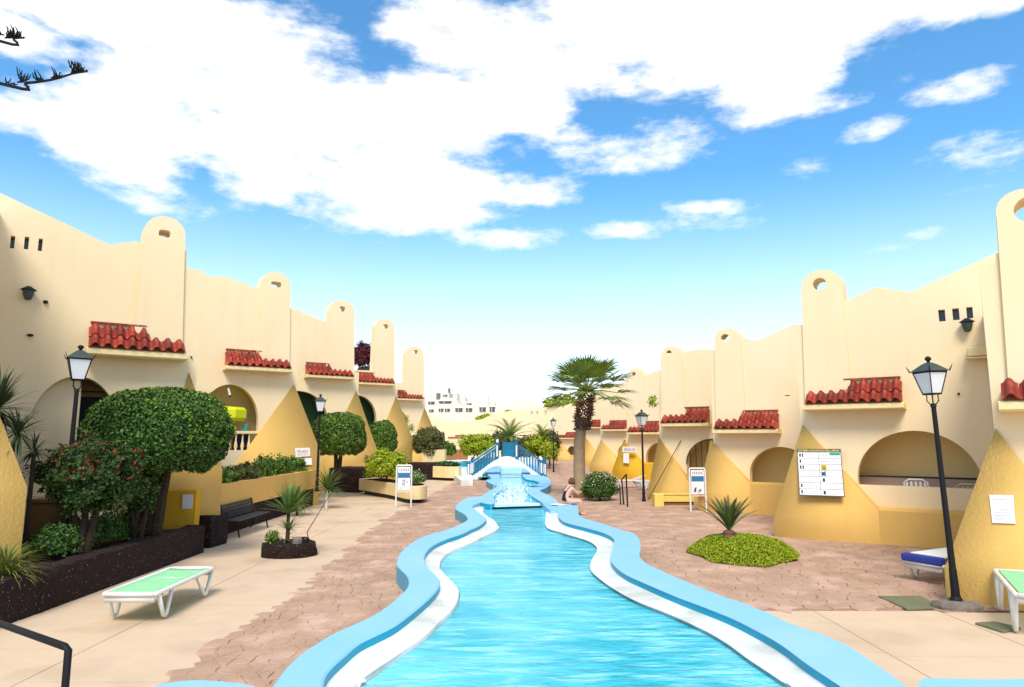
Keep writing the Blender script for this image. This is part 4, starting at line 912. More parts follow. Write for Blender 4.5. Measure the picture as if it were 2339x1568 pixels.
def feather_palm(loc, L_, label, nf=16, trunk=.5, m='palm_leaf', up=(10, 85), droop=60, name='small_palm', wl=.28, tm='bark'):
    t = thing(name, loc, label, 'palm tree'); mb = MB(); mb.lathe((0,0,0), [(.2,-.05),(.25,trunk*.5),(.2,trunk),(.1,trunk+.1)], 10); local_part(mb, 'trunk', tm, t)
    for k in range(nf):
        mb = MB(); frond_mesh(mb, (0,0,trunk), k*2.399, R(random.uniform(*up)), L_*random.uniform(.85, 1.1), R(droop)*random.uniform(.7, 1.2), wl, 26, lift=.1); local_part(mb, 'frond', m, t)
    return t
b = AT(1164,1022,58.5); feather_palm((b.x, 58.5, .2), 2.5, 'small feather palm rising behind the crest of the bridge', 26, b.z-.2+.75, wl=.42, up=(15,85), droop=65)
b = AT(1238,1000,62); feather_palm((b.x, 62, .2), 1.6, 'thin young palm between the bridge and the far lamp', 10, b.z-.1, wl=.4, up=(40,88))

# yuccas and other rosettes
def yucca(loc, heads, label, name='yucca', m='blade_green', stem_m='bark'):
    t = thing(name, loc, label, 'plant'); mb = MB()
    for (dx, dy, hz, l, n, up, dr) in heads:
        if hz > .1: mb.tube([(0, 0, -.05), (dx*.4, dy*.4, hz*.5), (dx, dy, hz)], [.05, .04, .035], 7)
    if mb.v: local_part(mb, 'stem', stem_m, t)
    for (dx, dy, hz, l, n, up, dr) in heads: blades('leaf_rosette', (dx, dy, hz), n, l, .022*(l/.5)**.5, m, t, up, dr)
    return t
isl = G(675, 1258); ty = 15.9
o = lava_block([(isl.x+.60*math.cos(a_), ty+.52*math.sin(a_)) for a_ in [2*math.pi*k/20 for k in range(20)]], -.03, .27, 'lava_ring', amp=.05); tag(o, 'round lava stone island bed on the left pavement', 'planter')
yucca((isl.x-.05, ty, .25), [(0,0,.66,.72,80,(.1,1),.3), (.02,0,.30,.42,30,(-.1,.7),.3), (-.05,0,.05,.3,16,(.0,.6),.3)], 'upright yucca growing in the round lava stone bed')
for dx, dy, s_, lab in ((.22,-.2,.11,'grey stone beside the yucca stem in the round bed'), (.38,-.12,.10,'reddish stone right of the grey one in the round bed')):
    mb = MB(); o = lava_block([(isl.x+dx+s_*math.cos(q), ty+dy+s_*.8*math.sin(q)) for q in [k*math.pi/3 for k in range(6)]], .25, .25+s_*1.5, 'stone', m='rock_grey' if dx < .3 else 'lava', step=.05, amp=.02); tag(o, lab, 'stone')
shrub('leafy_plant', (isl.x-.35, ty-.12, .38), (.16,.16,.18), 420, .028, 'leaf_mid', 'small leafy plant left of the yucca in the round bed', (0,.25), 'plant', 61, shell=.7, core=False)
t = thing('dry_plant', (isl.x+.45, ty, .25), 'thin bare bent stem rising right of the yucca', 'plant'); mb = MB(); mb.tube([(0,0,-.03),(-.06,0,.25),(.12,0,.55),(.30,.1,.9),(.44,.2,1.12)], [.012,.011,.009,.007,.005], 6); local_part(mb, 'stem', 'bark', t)
q = G(745, 1160); yucca((q.x, q.y, 0), [(0,0,.70,.92,90,(-.2,1),.4)], 'bushy yucca on the pavement between bench and boat planter', stem_m='towel')
q = G(678, 1176); yucca((q.x, q.y, 0), [(0,0,.40,.80,90,(-.3,.95),.6)], 'low drooping half dry yucca against the lava wall', m='blade_green')
q = AT(5, 935, 12.0); yucca((q.x-.1, 12.0, .45), [(0,0,q.z-.45,.78,110,(-.6,1),.35), (.35,.1,q.z-.85,.55,60,(-.6,.9),.4)], 'big dark spiky yucca at the left edge above the buttress', m='blade_dark')
q = AT(78, 1030, 12.6); yucca((q.x, 12.6, .45), [(0,0,q.z-.45,.38,60,(-.5,1),.3)], 'smaller dark spiky yucca left of the lamp post', m='blade_dark')
q = AT(310, 1195, 14.6); yucca((q.x, 14.6, .5), [(0,0,.05,.85,26,(.15,.95),.25), (.0,0,.02,.5,18,(.2,.9),.3)], 'dry brown agave below the big topiary', m='blade_dry', name='dry_agave')
q = AT(20, 1325, 10.6)
t = thing('grass_tuft', (-7.52, 10.5, .52), 'arching yellow green grass tuft at the left edge on the lava wall', 'plant'); blades('blades', (0,0,0), 340, .66, .009, 'grass', t, (.15,1), .75, 5)

# Norfolk pine branches reaching in from a tree outside the left edge
t = thing('pine_tree', (-9.2, 7.2, 0), 'dark pine whose upturned twig tufts reach in at the top left corner', 'tree')
mb = MB(); mb.tube([(0,0,0),(.05,0,4),(0,0,9),(.05,0,12)], [.22,.17,.11,.04], 10); local_part(mb, 'trunk', 'bark', t)
def pbranch(p0, pxs, Y, tufts):
    pts = [Vector(p0)]+[AT(u, v, Y)-Vector(t.location) for u, v in pxs]; c = catmull(pts, 5); mb = MB(); n = len(c); mb.tube(c, [(.020*(1-.75*i/n)+.003) for i in range(n)], 5)
    br = local_part(mb, 'branch', 'needle', t)
    for u, v, h, k in tufts:
        mt = MB()
        q = AT(u, v, Y)-Vector(t.location)
        for j in range(k):
            a_ = random.uniform(-.6, .6); tip = q+Vector((math.sin(a_)*h*.7, random.uniform(-.1, .1), math.cos(a_)*h*random.uniform(.6, 1)*1)); mid = q.lerp(tip, .5)+Vector((random.uniform(-.02, .02)+math.sin(a_)*.03, 0, -.01))
            mt.tube([q+Vector((random.uniform(-.06, .06), 0, 0)), mid, tip], [.008, .0085, .004], 4)
        f = mt.build('twig_tuft', 'needle'); f.parent = br
pbranch((0,0,7.6), [(0,190),(60,189),(120,181),(165,168),(200,163)], 7.4, [(20,190,.08,5),(50,188,.17,12),(90,184,.09,9),(128,178,.10,9),(172,166,.13,16),(186,165,.10,12)])
pbranch((0,0,8.2), [(-20,88),(30,87),(50,86)], 7.4, [(20,87,.16,10),(32,87,.14,14),(42,86,.09,9),(4,80,.05,4)])

# ------------------------------------------------------------------ lamps
def street_lamp(loc, H_, label, pole_r=.045, rz=.5, mroof='iron_green', glass='lamp_glass', lean=(0, 0), hs=.85):
    t = thing('street_lamp', loc, label, 'lamp post', 'lantern posts along the pool', rz=rz); t.rotation_euler = (lean[0], lean[1], rz)
    zl = H_-.98*hs
    mb = MB(); mb.lathe((0,0,0), [(.09,0),(.09,.05),(.065,.10),(.055,.5),(.05,.52),(.045,1.2),(.036,zl-.06),(.05,zl-.05),(.03,zl)], 12); local_part(mb, 'pole', 'iron', t, smooth=False)
    mb = MB()
    for k in range(4):
        a_ = k*math.pi/2+math.pi/4; x, y = math.cos(a_), math.sin(a_); mb.tube([(x*.03*hs, y*.03*hs, zl-.04), (x*.11*hs, y*.11*hs, zl+.06*hs), (x*.10*hs, y*.10*hs, zl+.15*hs), (x*.12*hs, y*.12*hs, zl+.19*hs)], .009, 5)
    local_part(mb, 'bracket', 'iron', t)
    b0, b1, z0, z1 = .115*hs, .215*hs, zl+.20*hs, zl+.66*hs
    sq = lambda r, z: [(-r,-r,z),(r,-r,z),(r,r,z),(-r,r,z)]
    mb = MB()
    mb.add(sq(b0, z0)+sq(b1, z1), [(0,1,5,4),(1,2,6,5),(2,3,7,6),(3,0,4,7),(3,2,1,0),(4,5,6,7)]); local_part(mb, 'glass', glass, t)
    mb = MB()
    for i in range(4):
        a, b = Vector(sq(b0+.004, z0)[i]), Vector(sq(b1+.004, z1)[i]); mb.tube([a, b], .011, 4); mb.tube([a, Vector(sq(b0+.004, z0)[(i+1) % 4])], .014, 4); mb.tube([b, Vector(sq(b1+.004, z1)[(i+1) % 4])], .014, 4)
        c = Vector(sq(b1+.03, z1+.01)[i]); mb.tube([c*1.0, c+Vector((c.x*.18, c.y*.18, .10))], [.012, .004], 4)
    local_part(mb, 'frame', 'iron', t)
    mb = MB(); mb.add(sq(b1+.035, z1+.012)+sq(b1+.02, z1+.03)+sq(.10*hs, z1+.17*hs)+sq(.04*hs, z1+.21*hs), [(3,2,1,0)]+[(4*j+i, 4*j+(i+1) % 4, 4*j+4+(i+1) % 4, 4*j+4+i) for j in range(3) for i in range(4)]+[(12,13,14,15)]); local_part(mb, 'lamp_roof', mroof, t)
    mb = MB(); mb.lathe((0,0,z1+.20*hs), [(.035*hs,0),(.03*hs,.03),(.06*hs,.05),(.065*hs,.075),(.04*hs,.10),(.01,.11)], 10); local_part(mb, 'finial', 'iron', t, smooth=True)
    return t
b = G(2185, 1388)
lamp = street_lamp((b.x, b.y, .08), 3.82, 'near right lamp post with green grey roof, on a rough stone footing', rz=.25, lean=(R(-.6), R(-1.7)), hs=.76)
o = lava_block([(b.x+.36*math.cos(q), b.y+.22*math.sin(q)) for q in [k*math.pi/5 for k in range(10)]], -.02, .11, 'stone_footing', m='rock_grey', step=.06, amp=.05); tag(o, 'rough grey stone footing under the near right lamp post', 'stone')
q = AT(2185,1388,b.y); mb = MB()
street_lamp((AT(140,1260,13.0).x, 13.0, .47), AT(170,788,13.0).z-.47, 'near left lamp post standing in the planting bed before the big topiary', rz=.62, lean=(0, R(.4)))
c = AT(732,900,26.5); street_lamp((c.x, 26.5, .6), c.z-.6, 'lamp post half hidden behind the second topiary, before the green arch', rz=.3)
c = AT(1470,1140,29.0); c2 = AT(1466,935,29.0); street_lamp((c.x, 29.0, .0), c2.z, 'thin lamp post before the barred arch house, right of the palm', rz=.4)
c = AT(1263,953,54); street_lamp((c.x, 54, 0), c.z, 'farthest small lamp post beyond the bridge', rz=.2)
b2 = G(1480, 1142); t = thing('strut', (5.75, 28.9, 0), 'thin dark pole leaning against the wall beside the thin lamp post', 'pole')
mb = MB(); e_ = AT(1555,1005,29.3); s_ = AT(1480,1140,28.9); mb.tube([s_-Vector(t.location), e_-Vector(t.location)], .016, 6); local_part(mb, 'rod', 'iron', t)
# clamp on the near right lamp
# wall lanterns
def wall_lantern(H, u, v, s, label):
    a, z = H['pl'].hit(u, v, .15); p = H['pl'].pt(a, z, .16); t = thing('wall_lantern', p, label, 'wall lamp')
    mb = MB(); mb.lathe((0,0,0), [(.02*s,.16*s),(.05*s,.15*s),(.12*s,.10*s),(.17*s,.07*s),(.16*s,.055*s)], 8); local_part(mb, 'cap', 'iron', t)
    mb = MB(); mb.lathe((0,0,0), [(.125*s,.055*s),(.11*s,-.05*s),(.07*s,-.16*s),(.03*s,-.18*s)], 8); local_part(mb, 'glass', 'iron_green', t)
    mb = MB(); n = -H['pl'].n; mb.tube([(0,0,.05*s), n*.1+Vector((0,0,.12*s)), n*.16+Vector((0,0,.05*s))], .014*s, 5); local_part(mb, 'bracket', 'iron', t)
wall_lantern(L1, 65, 668, .95, 'small dark wall lantern under the slit windows on the left')
wall_lantern(R2, 2208, 741, 1.0, 'small dark wall lantern under the slit windows on the right')
def fixture(H, u, v, w, h, m, label, name='wall_fitting', cat='fitting', off=.03):
    a, z = H['pl'].hit(u, v, off); t = thing(name, H['pl'].pt(a, z, off), label, cat); mb = MB(); mb.lathe((0,0,0), [(.001,-h/2),(w/2,-h/4),(w/2,h/4),(.001,h/2)], 8); local_part(mb, 'body', m, t); return t
fixture(L1, 104, 689, .10, .09, 'iron', 'tiny dark fitting right of the left wall lantern')
fixture(L1, 69, 765, .12, .07, 'iron', 'small dark spout lower on the left wall below the lantern')
fixture(L1, 437, 815, .05, .05, 'iron', 'tiny dark spot fitting right of the first tiled ledge on the left')
fixture(R2, 2189, 899, .06, .06, 'iron', 'tiny dark spot fitting right of the near right lantern post')
fixture(R2, 1798, 903, .14, .03, 'iron', 'thin dark slot fitting left of the second tiled ledge on the right')
a, z = R2['pl'].hit(2240, 803, .2); t = thing('air_unit', R2['pl'].pt(a, z, .2), 'small pale unit on a bracket low on the wall under the right slit windows', 'air conditioner'); rz_ = math.atan2(R2['pl'].e.y, R2['pl'].e.x)
mb = MB(); mb.box((0,0,0), (.55,.3,.22), rz_); local_part(mb, 'case', 'cream_trim', t, bevel=.03); mb = MB(); mb.box((0,0,-.14), (.6,.34,.03), rz_); local_part(mb, 'bracket', 'cream_trim', t)
a, z = L2['pl'].hit(522, 895, -.1); t = thing('spot_light', L2['pl'].pt(a, z, -.1), 'white tube spot light hanging in the arch with the balustrade', 'lamp'); mb = MB(); mb.tube([(-.02,0,.15),(.06,0,-.12)], [.04,.045], 8); local_part(mb, 'tube', 'white_plastic', t); mb=MB(); mb.tube([(.06,0,-.12),(.075,0,-.17)], .05, 8); local_part(mb,'cap','iron',t)

# ------------------------------------------------------------------ arch details
def balustrade(H, u0, u1, vt, vb, label, m='cream_trim', n=None, off=-.12):
    a0, zt = H['pl'].hit(u0, vt, off); a1, _ = H['pl'].hit(u1, vt, off); _, zb = H['pl'].hit((u0+u1)/2, vb, off); a0, a1 = min(a0, a1), max(a0, a1)
    t = thing('balustrade', H['pl'].pt((a0+a1)/2, zb, off), label, 'railing'); O = Vector(t.location); n = n or max(3, int((a1-a0)/.24))
    mb = MB(); P = [H['pl'].pt(a, z, o)-O for o in (off+.09, off-.09) for a, z in ((a0, zt-.1), (a1, zt-.1), (a1, zt), (a0, zt))]
    mb.add(P, [(0,1,2,3),(7,6,5,4),(0,4,5,1),(1,5,6,2),(2,6,7,3),(3,7,4,0)]); local_part(mb, 'handrail', m, t)
    h = zt-.1-zb
    for k in range(n):
        a = a0+(a1-a0)*(k+.5)/n; p = H['pl'].pt(a, zb, off)-O; mb = MB(); mb.lathe(p, [(.05,0),(.05,.03*h),(.035,.08*h),(.075,.22*h),(.055,.38*h),(.03,.6*h),(.03,.9*h),(.05,h)], 10); local_part(mb, 'baluster', m, t, smooth=True)
balustrade(L2, 470, 592, 983, 1028, 'cream balustrade in the left arch beside the big topiary')
balustrade(R3, 1712, 1790, 1106, 1146, 'pale balustrade in the low arch behind the cycad')
# things on the left terrace
def in_arch(H, u, v, off): a, z = H['pl'].hit(u, v, off); return H['pl'].pt(a, z, off)
p = in_arch(L2, 520, 945, -.5); t = thing('parasol', p-Vector((0,0,1.0)), 'folded bright yellow parasol behind the big topiary in the left arch', 'parasol'); mb = MB(); mb.tube([(0,0,-.3),(0,0,1.3)], .02, 6); local_part(mb, 'pole', 'white_paint', t)
mb = MB(); mb.lathe((.0,0,0), [(.62,.72),(.72,.85),(.72,1.15),(.6,1.25),(.05,1.3)], 8); local_part(mb, 'canopy', 'parasol', t)
p = in_arch(L2, 556, 982, -.15); t = thing('toy_sail', p, 'small teal triangular sail lying on the left balustrade', 'toy'); mb = MB(); mb.add([(-.12,0,0),(.14,0,0),(.12,.02,.30),(-.12,.05,0),(.14,.05,0),(.12,.05,.30)], [(0,1,2),(5,4,3),(0,3,4,1),(1,4,5,2),(2,5,3,0)]); local_part(mb, 'sail', 'teal_fabric', t); mb=MB(); mb.box((-.05,.02,.02),(.4,.12,.04)); local_part(mb,'base','teal_fabric',t)
for u, m_, lab in ((548,'navy_fabric','dark blue towel hanging behind the left balustrade'), (566,'pink_fabric','pink towel hanging low behind the left balustrade'), (581,'leaf_red','orange red towel hanging behind the left balustrade')):
    p = in_arch(L2, u, 1012, -.45); t = thing('hanging_towel', p, lab, 'towel'); mb = MB(); w_ = .3 if 'navy' in m_ else .16
    V = []; 
    for j in range(5):
        for i in range(7): V.append((-w_+2*w_*i/6, .03*math.sin(i*1.9), -.35+.7*(j/4)*(1 if 'navy' in m_ else .5)))
    mb.add(V, [(j*7+i, j*7+i+1, j*7+i+8, j*7+i+7) for j in range(4) for i in range(6)]); o = local_part(mb, 'cloth', m_, t); s_ = o.modifiers.new('s', 'SOLIDIFY'); s_.thickness = .012
pl = L1['pl']; a0, zt = pl.hit(182, 905, -1.15); a1, zb = pl.hit(262, 1128, -1.15); a0, a1 = min(a0, a1), max(a0, a1)
mb = MB(); mb.add([pl.pt(a, z, o) for o in (-1.12, -1.22) for a, z in ((a0-.5, zb), (a1, zb), (a1, zt), (a0-.5, zt))], [(0,1,2,3),(0,4,5,1),(1,5,6,2),(2,6,7,3),(3,7,4,0)]); mb.build('door', 'dark_gap', L1['t'])
mb = MB(); mb.add([pl.pt(a, z, o) for o in (-.6, -1.27) for a, z in ((a0-.6, zt+.12), (a1+.1, zt+.12), (a1+.1, zt+.24), (a0-.6, zt+.24))], [(0,1,2,3),(0,4,5,1),(1,5,6,2),(2,6,7,3),(3,7,4,0)]); mb.build('lintel', 'box_brown', L1['t'])
# rail and chair in the wide right arch
pl = R2['pl']; aL, zr = pl.hit(1968, 1086, -.22); aR, zr2 = pl.hit(2238, 1092, -.22); t = thing('terrace_rail', pl.pt(aL, R2['zs'], -.22), 'black horizontal rail across the wide low arch on the right', 'railing'); O = Vector(t.location)
mb = MB(); mb.tube([pl.pt(aL-.1, zr, -.22)-O, pl.pt(aR+.4, zr, -.22)-O], .022, 8); local_part(mb, 'bar', 'iron', t)
aL2, aR2 = aL-.2, aR+.5; t = thing('terrace_parapet', pl.pt(aL, R2['zs'], -1.2), 'pinkish grey inner parapet behind the wide low arch', 'wall'); O = Vector(t.location); mb = MB()
z1 = pl.hit(2100, 1089, -1.1)[1]; mb.add([pl.pt(a, z, o)-O for o in (-1.1, -1.22) for a, z in ((aL2, R2['zs']-.2), (min(aR2, 6.9), R2['zs']-.2), (min(aR2, 6.9), z1), (aL2, z1))], [(0,1,2,3),(7,6,5,4),(0,4,5,1),(1,5,6,2),(2,6,7,3),(3,7,4,0)]); mat('pink_grey', (.50,.36,.30), .9); local_part(mb, 'panel', 'pink_grey', t)
def chair(p, rz, label, m='white_plastic', cush=None):
    t = thing('garden_chair', p, label, 'chair', rz=rz); mb = MB(); mb.box((0,0,.40), (.48,.46,.04)); local_part(mb, 'seat', cush or m, t, bevel=.01)
    for k in range(5): mb = MB(); mb.box((-.20+.1*k, .25, .62), (.055,.03,.42), 0, .0); local_part(mb, 'slat', m, t)
    mb = MB(); mb.tube([(-.26,.25,.4),(-.26,.27,.80),(-.15,.28,.88),(.15,.28,.88),(.26,.27,.80),(.26,.25,.4)], .022, 6); local_part(mb, 'back_frame', m, t)
    for x in (-.22,.22):
        for y in (-.2,.2): mb = MB(); mb.tube([(x,y,.4),(x*1.08,y*1.1,0)], .02, 6); local_part(mb, 'leg', m, t)
    return t
p = in_arch(R2, 2092, 1110, -.75); chair(Vector((p.x, p.y, R2['zs']-.72)), 2.6, 'white slatted chair with a reddish cloth seen over the wide arch sill', cush='terracotta')
p = in_arch(R2, 2215, 1112, -.75); chair(Vector((p.x, p.y, R2['zs']-.80)), 2.4, 'pale chair top at the right end of the wide arch sill', m='cream_trim')
# bars of the arch of the fourth house
t = thing('arch_grille', R4['pl'].pt(.5, 1, -.1), 'dark upright bars filling the narrow arch behind the right sign stand', 'grille'); O = Vector(t.location); h = R4['arch']
zz0 = h[0][1]; s0, s1 = h[0][0], h[1][0]
for k in range(9):
    s_ = s0+(s1-s0)*(k+.5)/9; zt = max([p[1] for p in h[2:] if abs(p[0]-s_) < (s1-s0)/9] or [zz0+1]); mb = MB(); mb.tube([R4['pl'].pt(s_, zz0, -.12)-O, R4['pl'].pt(s_, zt-.02, -.12)-O], .014, 5); local_part(mb, 'bar', 'iron', t)
mb = MB(); mb.tube([R4['pl'].pt(a, z, .0)-O for a, z in h[2:]], .03, 6); local_part(mb, 'arch_rim', 'iron_green', t)

# ------------------------------------------------------------------ furniture
def lounger(loc, rz, label, sling='green_sling', back=0.0, slats=False, L_=1.92, Wd=.66, Hh=.36, group='sun loungers by the pool', name='sun_lounger', cush=None):
    t = thing(name, loc, label, 'sun lounger', group, rz); m = 'white_plastic'; w = Wd/2
    mb = MB()
    for s in (-1, 1): mb.tube([(s*(w-.02), 0, Hh), (s*w, .06, Hh), (s*w, L_-.06, Hh), (s*(w-.02), L_, Hh)], .034, 8)
    mb.tube([(-w+.02, 0, Hh), (w-.02, 0, Hh)], .034, 8); mb.tube([(-w+.02, L_, Hh), (w-.02, L_, Hh)], .034, 8); mb.box((0,.02,Hh-.07), (Wd-.04,.03,.09)); mb.box((0,L_-.02,Hh-.07), (Wd-.04,.03,.07)); mb.tube([(-w, L_*.62, Hh-.02),(w, L_*.62, Hh-.02)], .022, 6)
    local_part(mb, 'frame', m, t, smooth=True)
    for s in (-1, 1):
        for y0, y1, yb in ((.10,.50,.33), (L_-.62,L_-.06,L_-.28)):
            mb = MB(); x = s*(w-.005); mb.tube([(x, y0, Hh-.01), (x, yb-.05, .05), (x, yb, .03), (x, yb+.05, .05), (x, y1, Hh-.01)], [.034,.028,.03,.028,.034], 8); local_part(mb, 'leg', m, t, smooth=True)
    if slats:
        n = 16
        for k in range(n):
            y = .07+(L_*.64-.08)*k/(n*.64) if False else .06+(L_-.12)*(k+.5)/n
            z = Hh+.02; 
            if back and y > L_*.62: z += (y-L_*.62)*math.tan(back); 
            mb = MB(); mb.box((0, y, z), (Wd-.1, (L_-.12)/n-.04, .018), 0, back if y > L_*.62 else 0); local_part(mb, 'slat', sling, t)
    else:
        V = []; n = 12
        for j in range(n+1):
            y = .05+(L_-.1)*j/n
            for i in range(5): x = (-1+i/2)*(w-.03); V.append((x, y, Hh+.012-.018*(1-(x/w)**2)+.004*math.sin(j*1.7)))
        mb = MB(); mb.add(V, [(j*5+i, j*5+i+1, j*5+i+6, j*5+i+5) for j in range(n) for i in range(4)]); o = local_part(mb, 'sling', sling, t, smooth=True); o.modifiers.new('s', 'SOLIDIFY').thickness = .01
    if cush:
        mb = MB(); mb.box((0, L_*.5, Hh+.07), (Wd+.02, L_, .12)); local_part(mb, 'cushion', cush, t, bevel=.03)
    return t
a = G(265,1400); b = G(375,1410); c = G(480,1355)
ang = math.atan2(c.y-b.y, c.x-b.x)
ax = Vector((c.x-b.x, c.y-b.y)).normalized()
# foot end faces the viewer: right side rail runs from b to c
cen = Vector((b.x, b.y, 0)) - Vector((ax.x, ax.y, 0))*.33
side = Vector((-ax.y, ax.x, 0))
lounger(cen + side*.36, ang-math.pi/2, 'white lounger with pale green sling alone on the left pavement', Wd=.74, Hh=.40, L_=1.95)
b = G(2080,1330)
lounger((b.x+.2, b.y-.05, 0), R(-62), 'white lounger with dark blue cushion behind the near right lamp post', sling='white_plastic', slats=True, Hh=.34, Wd=.72, cush=None)
lb = [o for o in COL.objects if o.get('label', '').startswith('white lounger with dark blue')][0]
mb = MB(); mb.box((0,.03,.42),(.74,.16,.14)); local_part(mb, 'cushion', 'blue_cushion', lb, bevel=.03); mb = MB(); mb.box((0,.95,.47),(.62,1.6,.05)); local_part(mb, 'towel', 'towel', lb, bevel=.02)
mb = MB()
b = AT(2290,1400,9.7); lounger((b.x+.33, 9.2, 0), R(-28), 'white lounger with pale green slats cut by the right edge', sling='green_sling', slats=True, Hh=.55, Wd=.8)
b = G(1392,1112); lounger((b.x, b.y-.6, 0), R(-80), 'white lounger with raised back behind the flowering bush', sling='white_plastic', slats=True, Hh=.38, back=.35)
b = G(1440,1113); lounger((b.x, b.y-1.6, 0), R(-70), 'second white lounger, just left of the thin lamp post', sling='white_plastic', slats=True, Hh=.42, back=.3)
# dark slatted bench
t = thing('bench', (-7.62, 18.45, 0), 'dark slatted bench against the lava wall on the left', 'bench'); Lb = 2.35
for k in range(5): mb = MB(); mb.box((.06+.09*k-.02, Lb/2, .43), (.07, Lb, .028)); local_part(mb, 'seat_slat', 'bench_wood', t, bevel=.005)
for k in range(5): mb = MB(); mb.box((-.04-.02*k, Lb/2, .50+.075*k), (.025, Lb, .06)); local_part(mb, 'back_slat', 'bench_wood', t, bevel=.005)
for y in (.12, Lb-.12):
    mb = MB(); mb.tube([(.42,y,0),(.38,y,.2),(.40,y,.41),(.0,y,.40),(-.13,y,.86)], .022, 6); mb.tube([(-.08,y,0),(.0,y,.2),(-.0,y,.41)], .022, 6); local_part(mb, 'support', 'iron', t)
# low yellow wall bench on the right
q = G(1495,1157); t = thing('wall_bench', (q.x, q.y, 0), 'low bright yellow masonry bench before the barred arch', 'bench')
mb = MB(); mb.box((.18,.25,.24),(.36,.5,.48)); local_part(mb, 'end_block', 'low_yellow', t, bevel=.02)
mb = MB(); mb.box((1.0,.62,.27),(1.35,.14,.26)); mb.box((1.0,.62,.43),(1.45,.2,.06)); local_part(mb, 'back', 'low_yellow', t, bevel=.01)
mb = MB(); mb.box((1.0,.66,.07),(1.3,.1,.14)); local_part(mb, 'base', 'box_brown', t)
# white sign stands
def sign_stand(loc, w, h, label, rz=0):
    t = thing('sign_stand', loc, label, 'sign', 'white framed sign stands', rz); r = .03
    for s in (-1, 1): mb = MB(); mb.tube([(s*w/2,0,0),(s*w/2,0,h-.04)], r, 8); local_part(mb, 'leg', 'white_plastic', t)
    mb = MB(); mb.tube([(-w/2,0,h-.05),(-w/2+.03,0,h),(w/2-.03,0,h),(w/2,0,h-.05)], r, 8); local_part(mb, 'top_bar', 'white_plastic', t); mb = MB(); mb.tube([(-w/2,0,h*.36),(w/2,0,h*.36)], .014, 6); local_part(mb, 'crossbar', 'white_plastic', t)
    z1 = h-.06; z0 = h*.40; H_ = z1-z0
    mb = MB(); mb.box((0,0,(z0+z1)/2),(w-.1,.02,H_)); local_part(mb, 'panel', 'paper', t)
    mb = MB(); mb.box((0,-.013,z1-H_*.36),(w-.12,.004,H_*.22)); local_part(mb, 'blue_picture', 'ink_blue', t)
    mb = MB(); 
    for k in range(9):
        mb.box((random.uniform(-.3,.3)*(w-.15), -.014, z0+H_*random.uniform(.06,.44)), (random.uniform(.03,.1), .004, random.uniform(.03,.1)))
    local_part(mb, 'small_pictures', 'ink_grey', t)['kind'] = 'stuff'
    mb = MB()
    for k in range(6): mb.box((-.36*(w-.12)+.72*(w-.12)*k/5, -.014, z1-H_*.12), (.02, .004, H_*.10))
    local_part(mb, 'lettering', 'ink', t); return t
q = G(921,1157); sign_stand((q.x, q.y, 0), .58, 1.56, 'white sign stand before the boat shaped planter on the left')
q = AT(1595,1163,25.0); sign_stand((q.x, 25.0, 0), .56, 1.52, 'white sign stand before the third right house', rz=.0)
# pool hand rails
def rail(name, pts, r, label, m='iron', base=True, cat='railing'):
    t = thing(name, (pts[0][0], pts[0][1], 0), label, cat); mb = MB(); mb.tube([Vector(p)-Vector(t.location) for p in pts], r, 8); local_part(mb, 'tube', m, t); return t
q = G(1433,1157); q2 = G(1424,1152)
rail('handrail', [(q.x, q.y, 0), (q.x-.03, q.y, 1.22), (q2.x-.02, q2.y+.25, .95), (q2.x+.02, q2.y+.1, 0)], .03, 'tall bent dark handrail on the right deck beside the flowering bush')
q3 = G(1417,1152); rail('rail_post', [(q3.x, q3.y, 0), (q3.x-.02, q3.y, .78)], .025, 'short dark post left of the tall bent handrail', cat='post')
a = AT(-60,1402,4.9); b = AT(148,1476,4.2); b2 = AT(156,1484,4.2); c = Vector((b2.x, 4.2, 0))
t = thing('handrail', (b2.x, 4.2, 0), 'thick black handrail at the bottom left corner, closest to the viewer', 'railing'); mb = MB()
mb.tube([a-Vector(t.location), b-Vector(t.location), b2-Vector(t.location), Vector((0,0,0))], .021, 12); local_part(mb, 'tube', 'iron', t, smooth=True)
a2 = AT(-60,1402,4.9); mb = MB(); mb.tube([a2-Vector(t.location)+Vector((-.6,.35,.1)), a2-Vector(t.location)], .021, 12); mb.tube([a2-Vector(t.location), Vector((a2.x, a2.y, 0))-Vector(t.location)], .021, 12); local_part(mb, 'rear_post', 'iron', t, smooth=True)
# drain covers
for quad, lab in (([(2005,1360),(2070,1389),(2155,1385),(2100,1360)], 'larger mossy grey stone cover in the deck left of the near right lamp'), ([(2226,1421),(2290,1441),(2332,1432),(2270,1418)], 'smaller mossy cover slab in the pavement right of the near right lamp')):
    P = [G(u, v, .02) for u, v in quad]; mb = MB(); mb.prism([(p.x, p.y) for p in P], -.01, .022); o = mb.build('drain_cover', 'moss_cover', bevel=.006); tag(o, lab, 'drain cover')

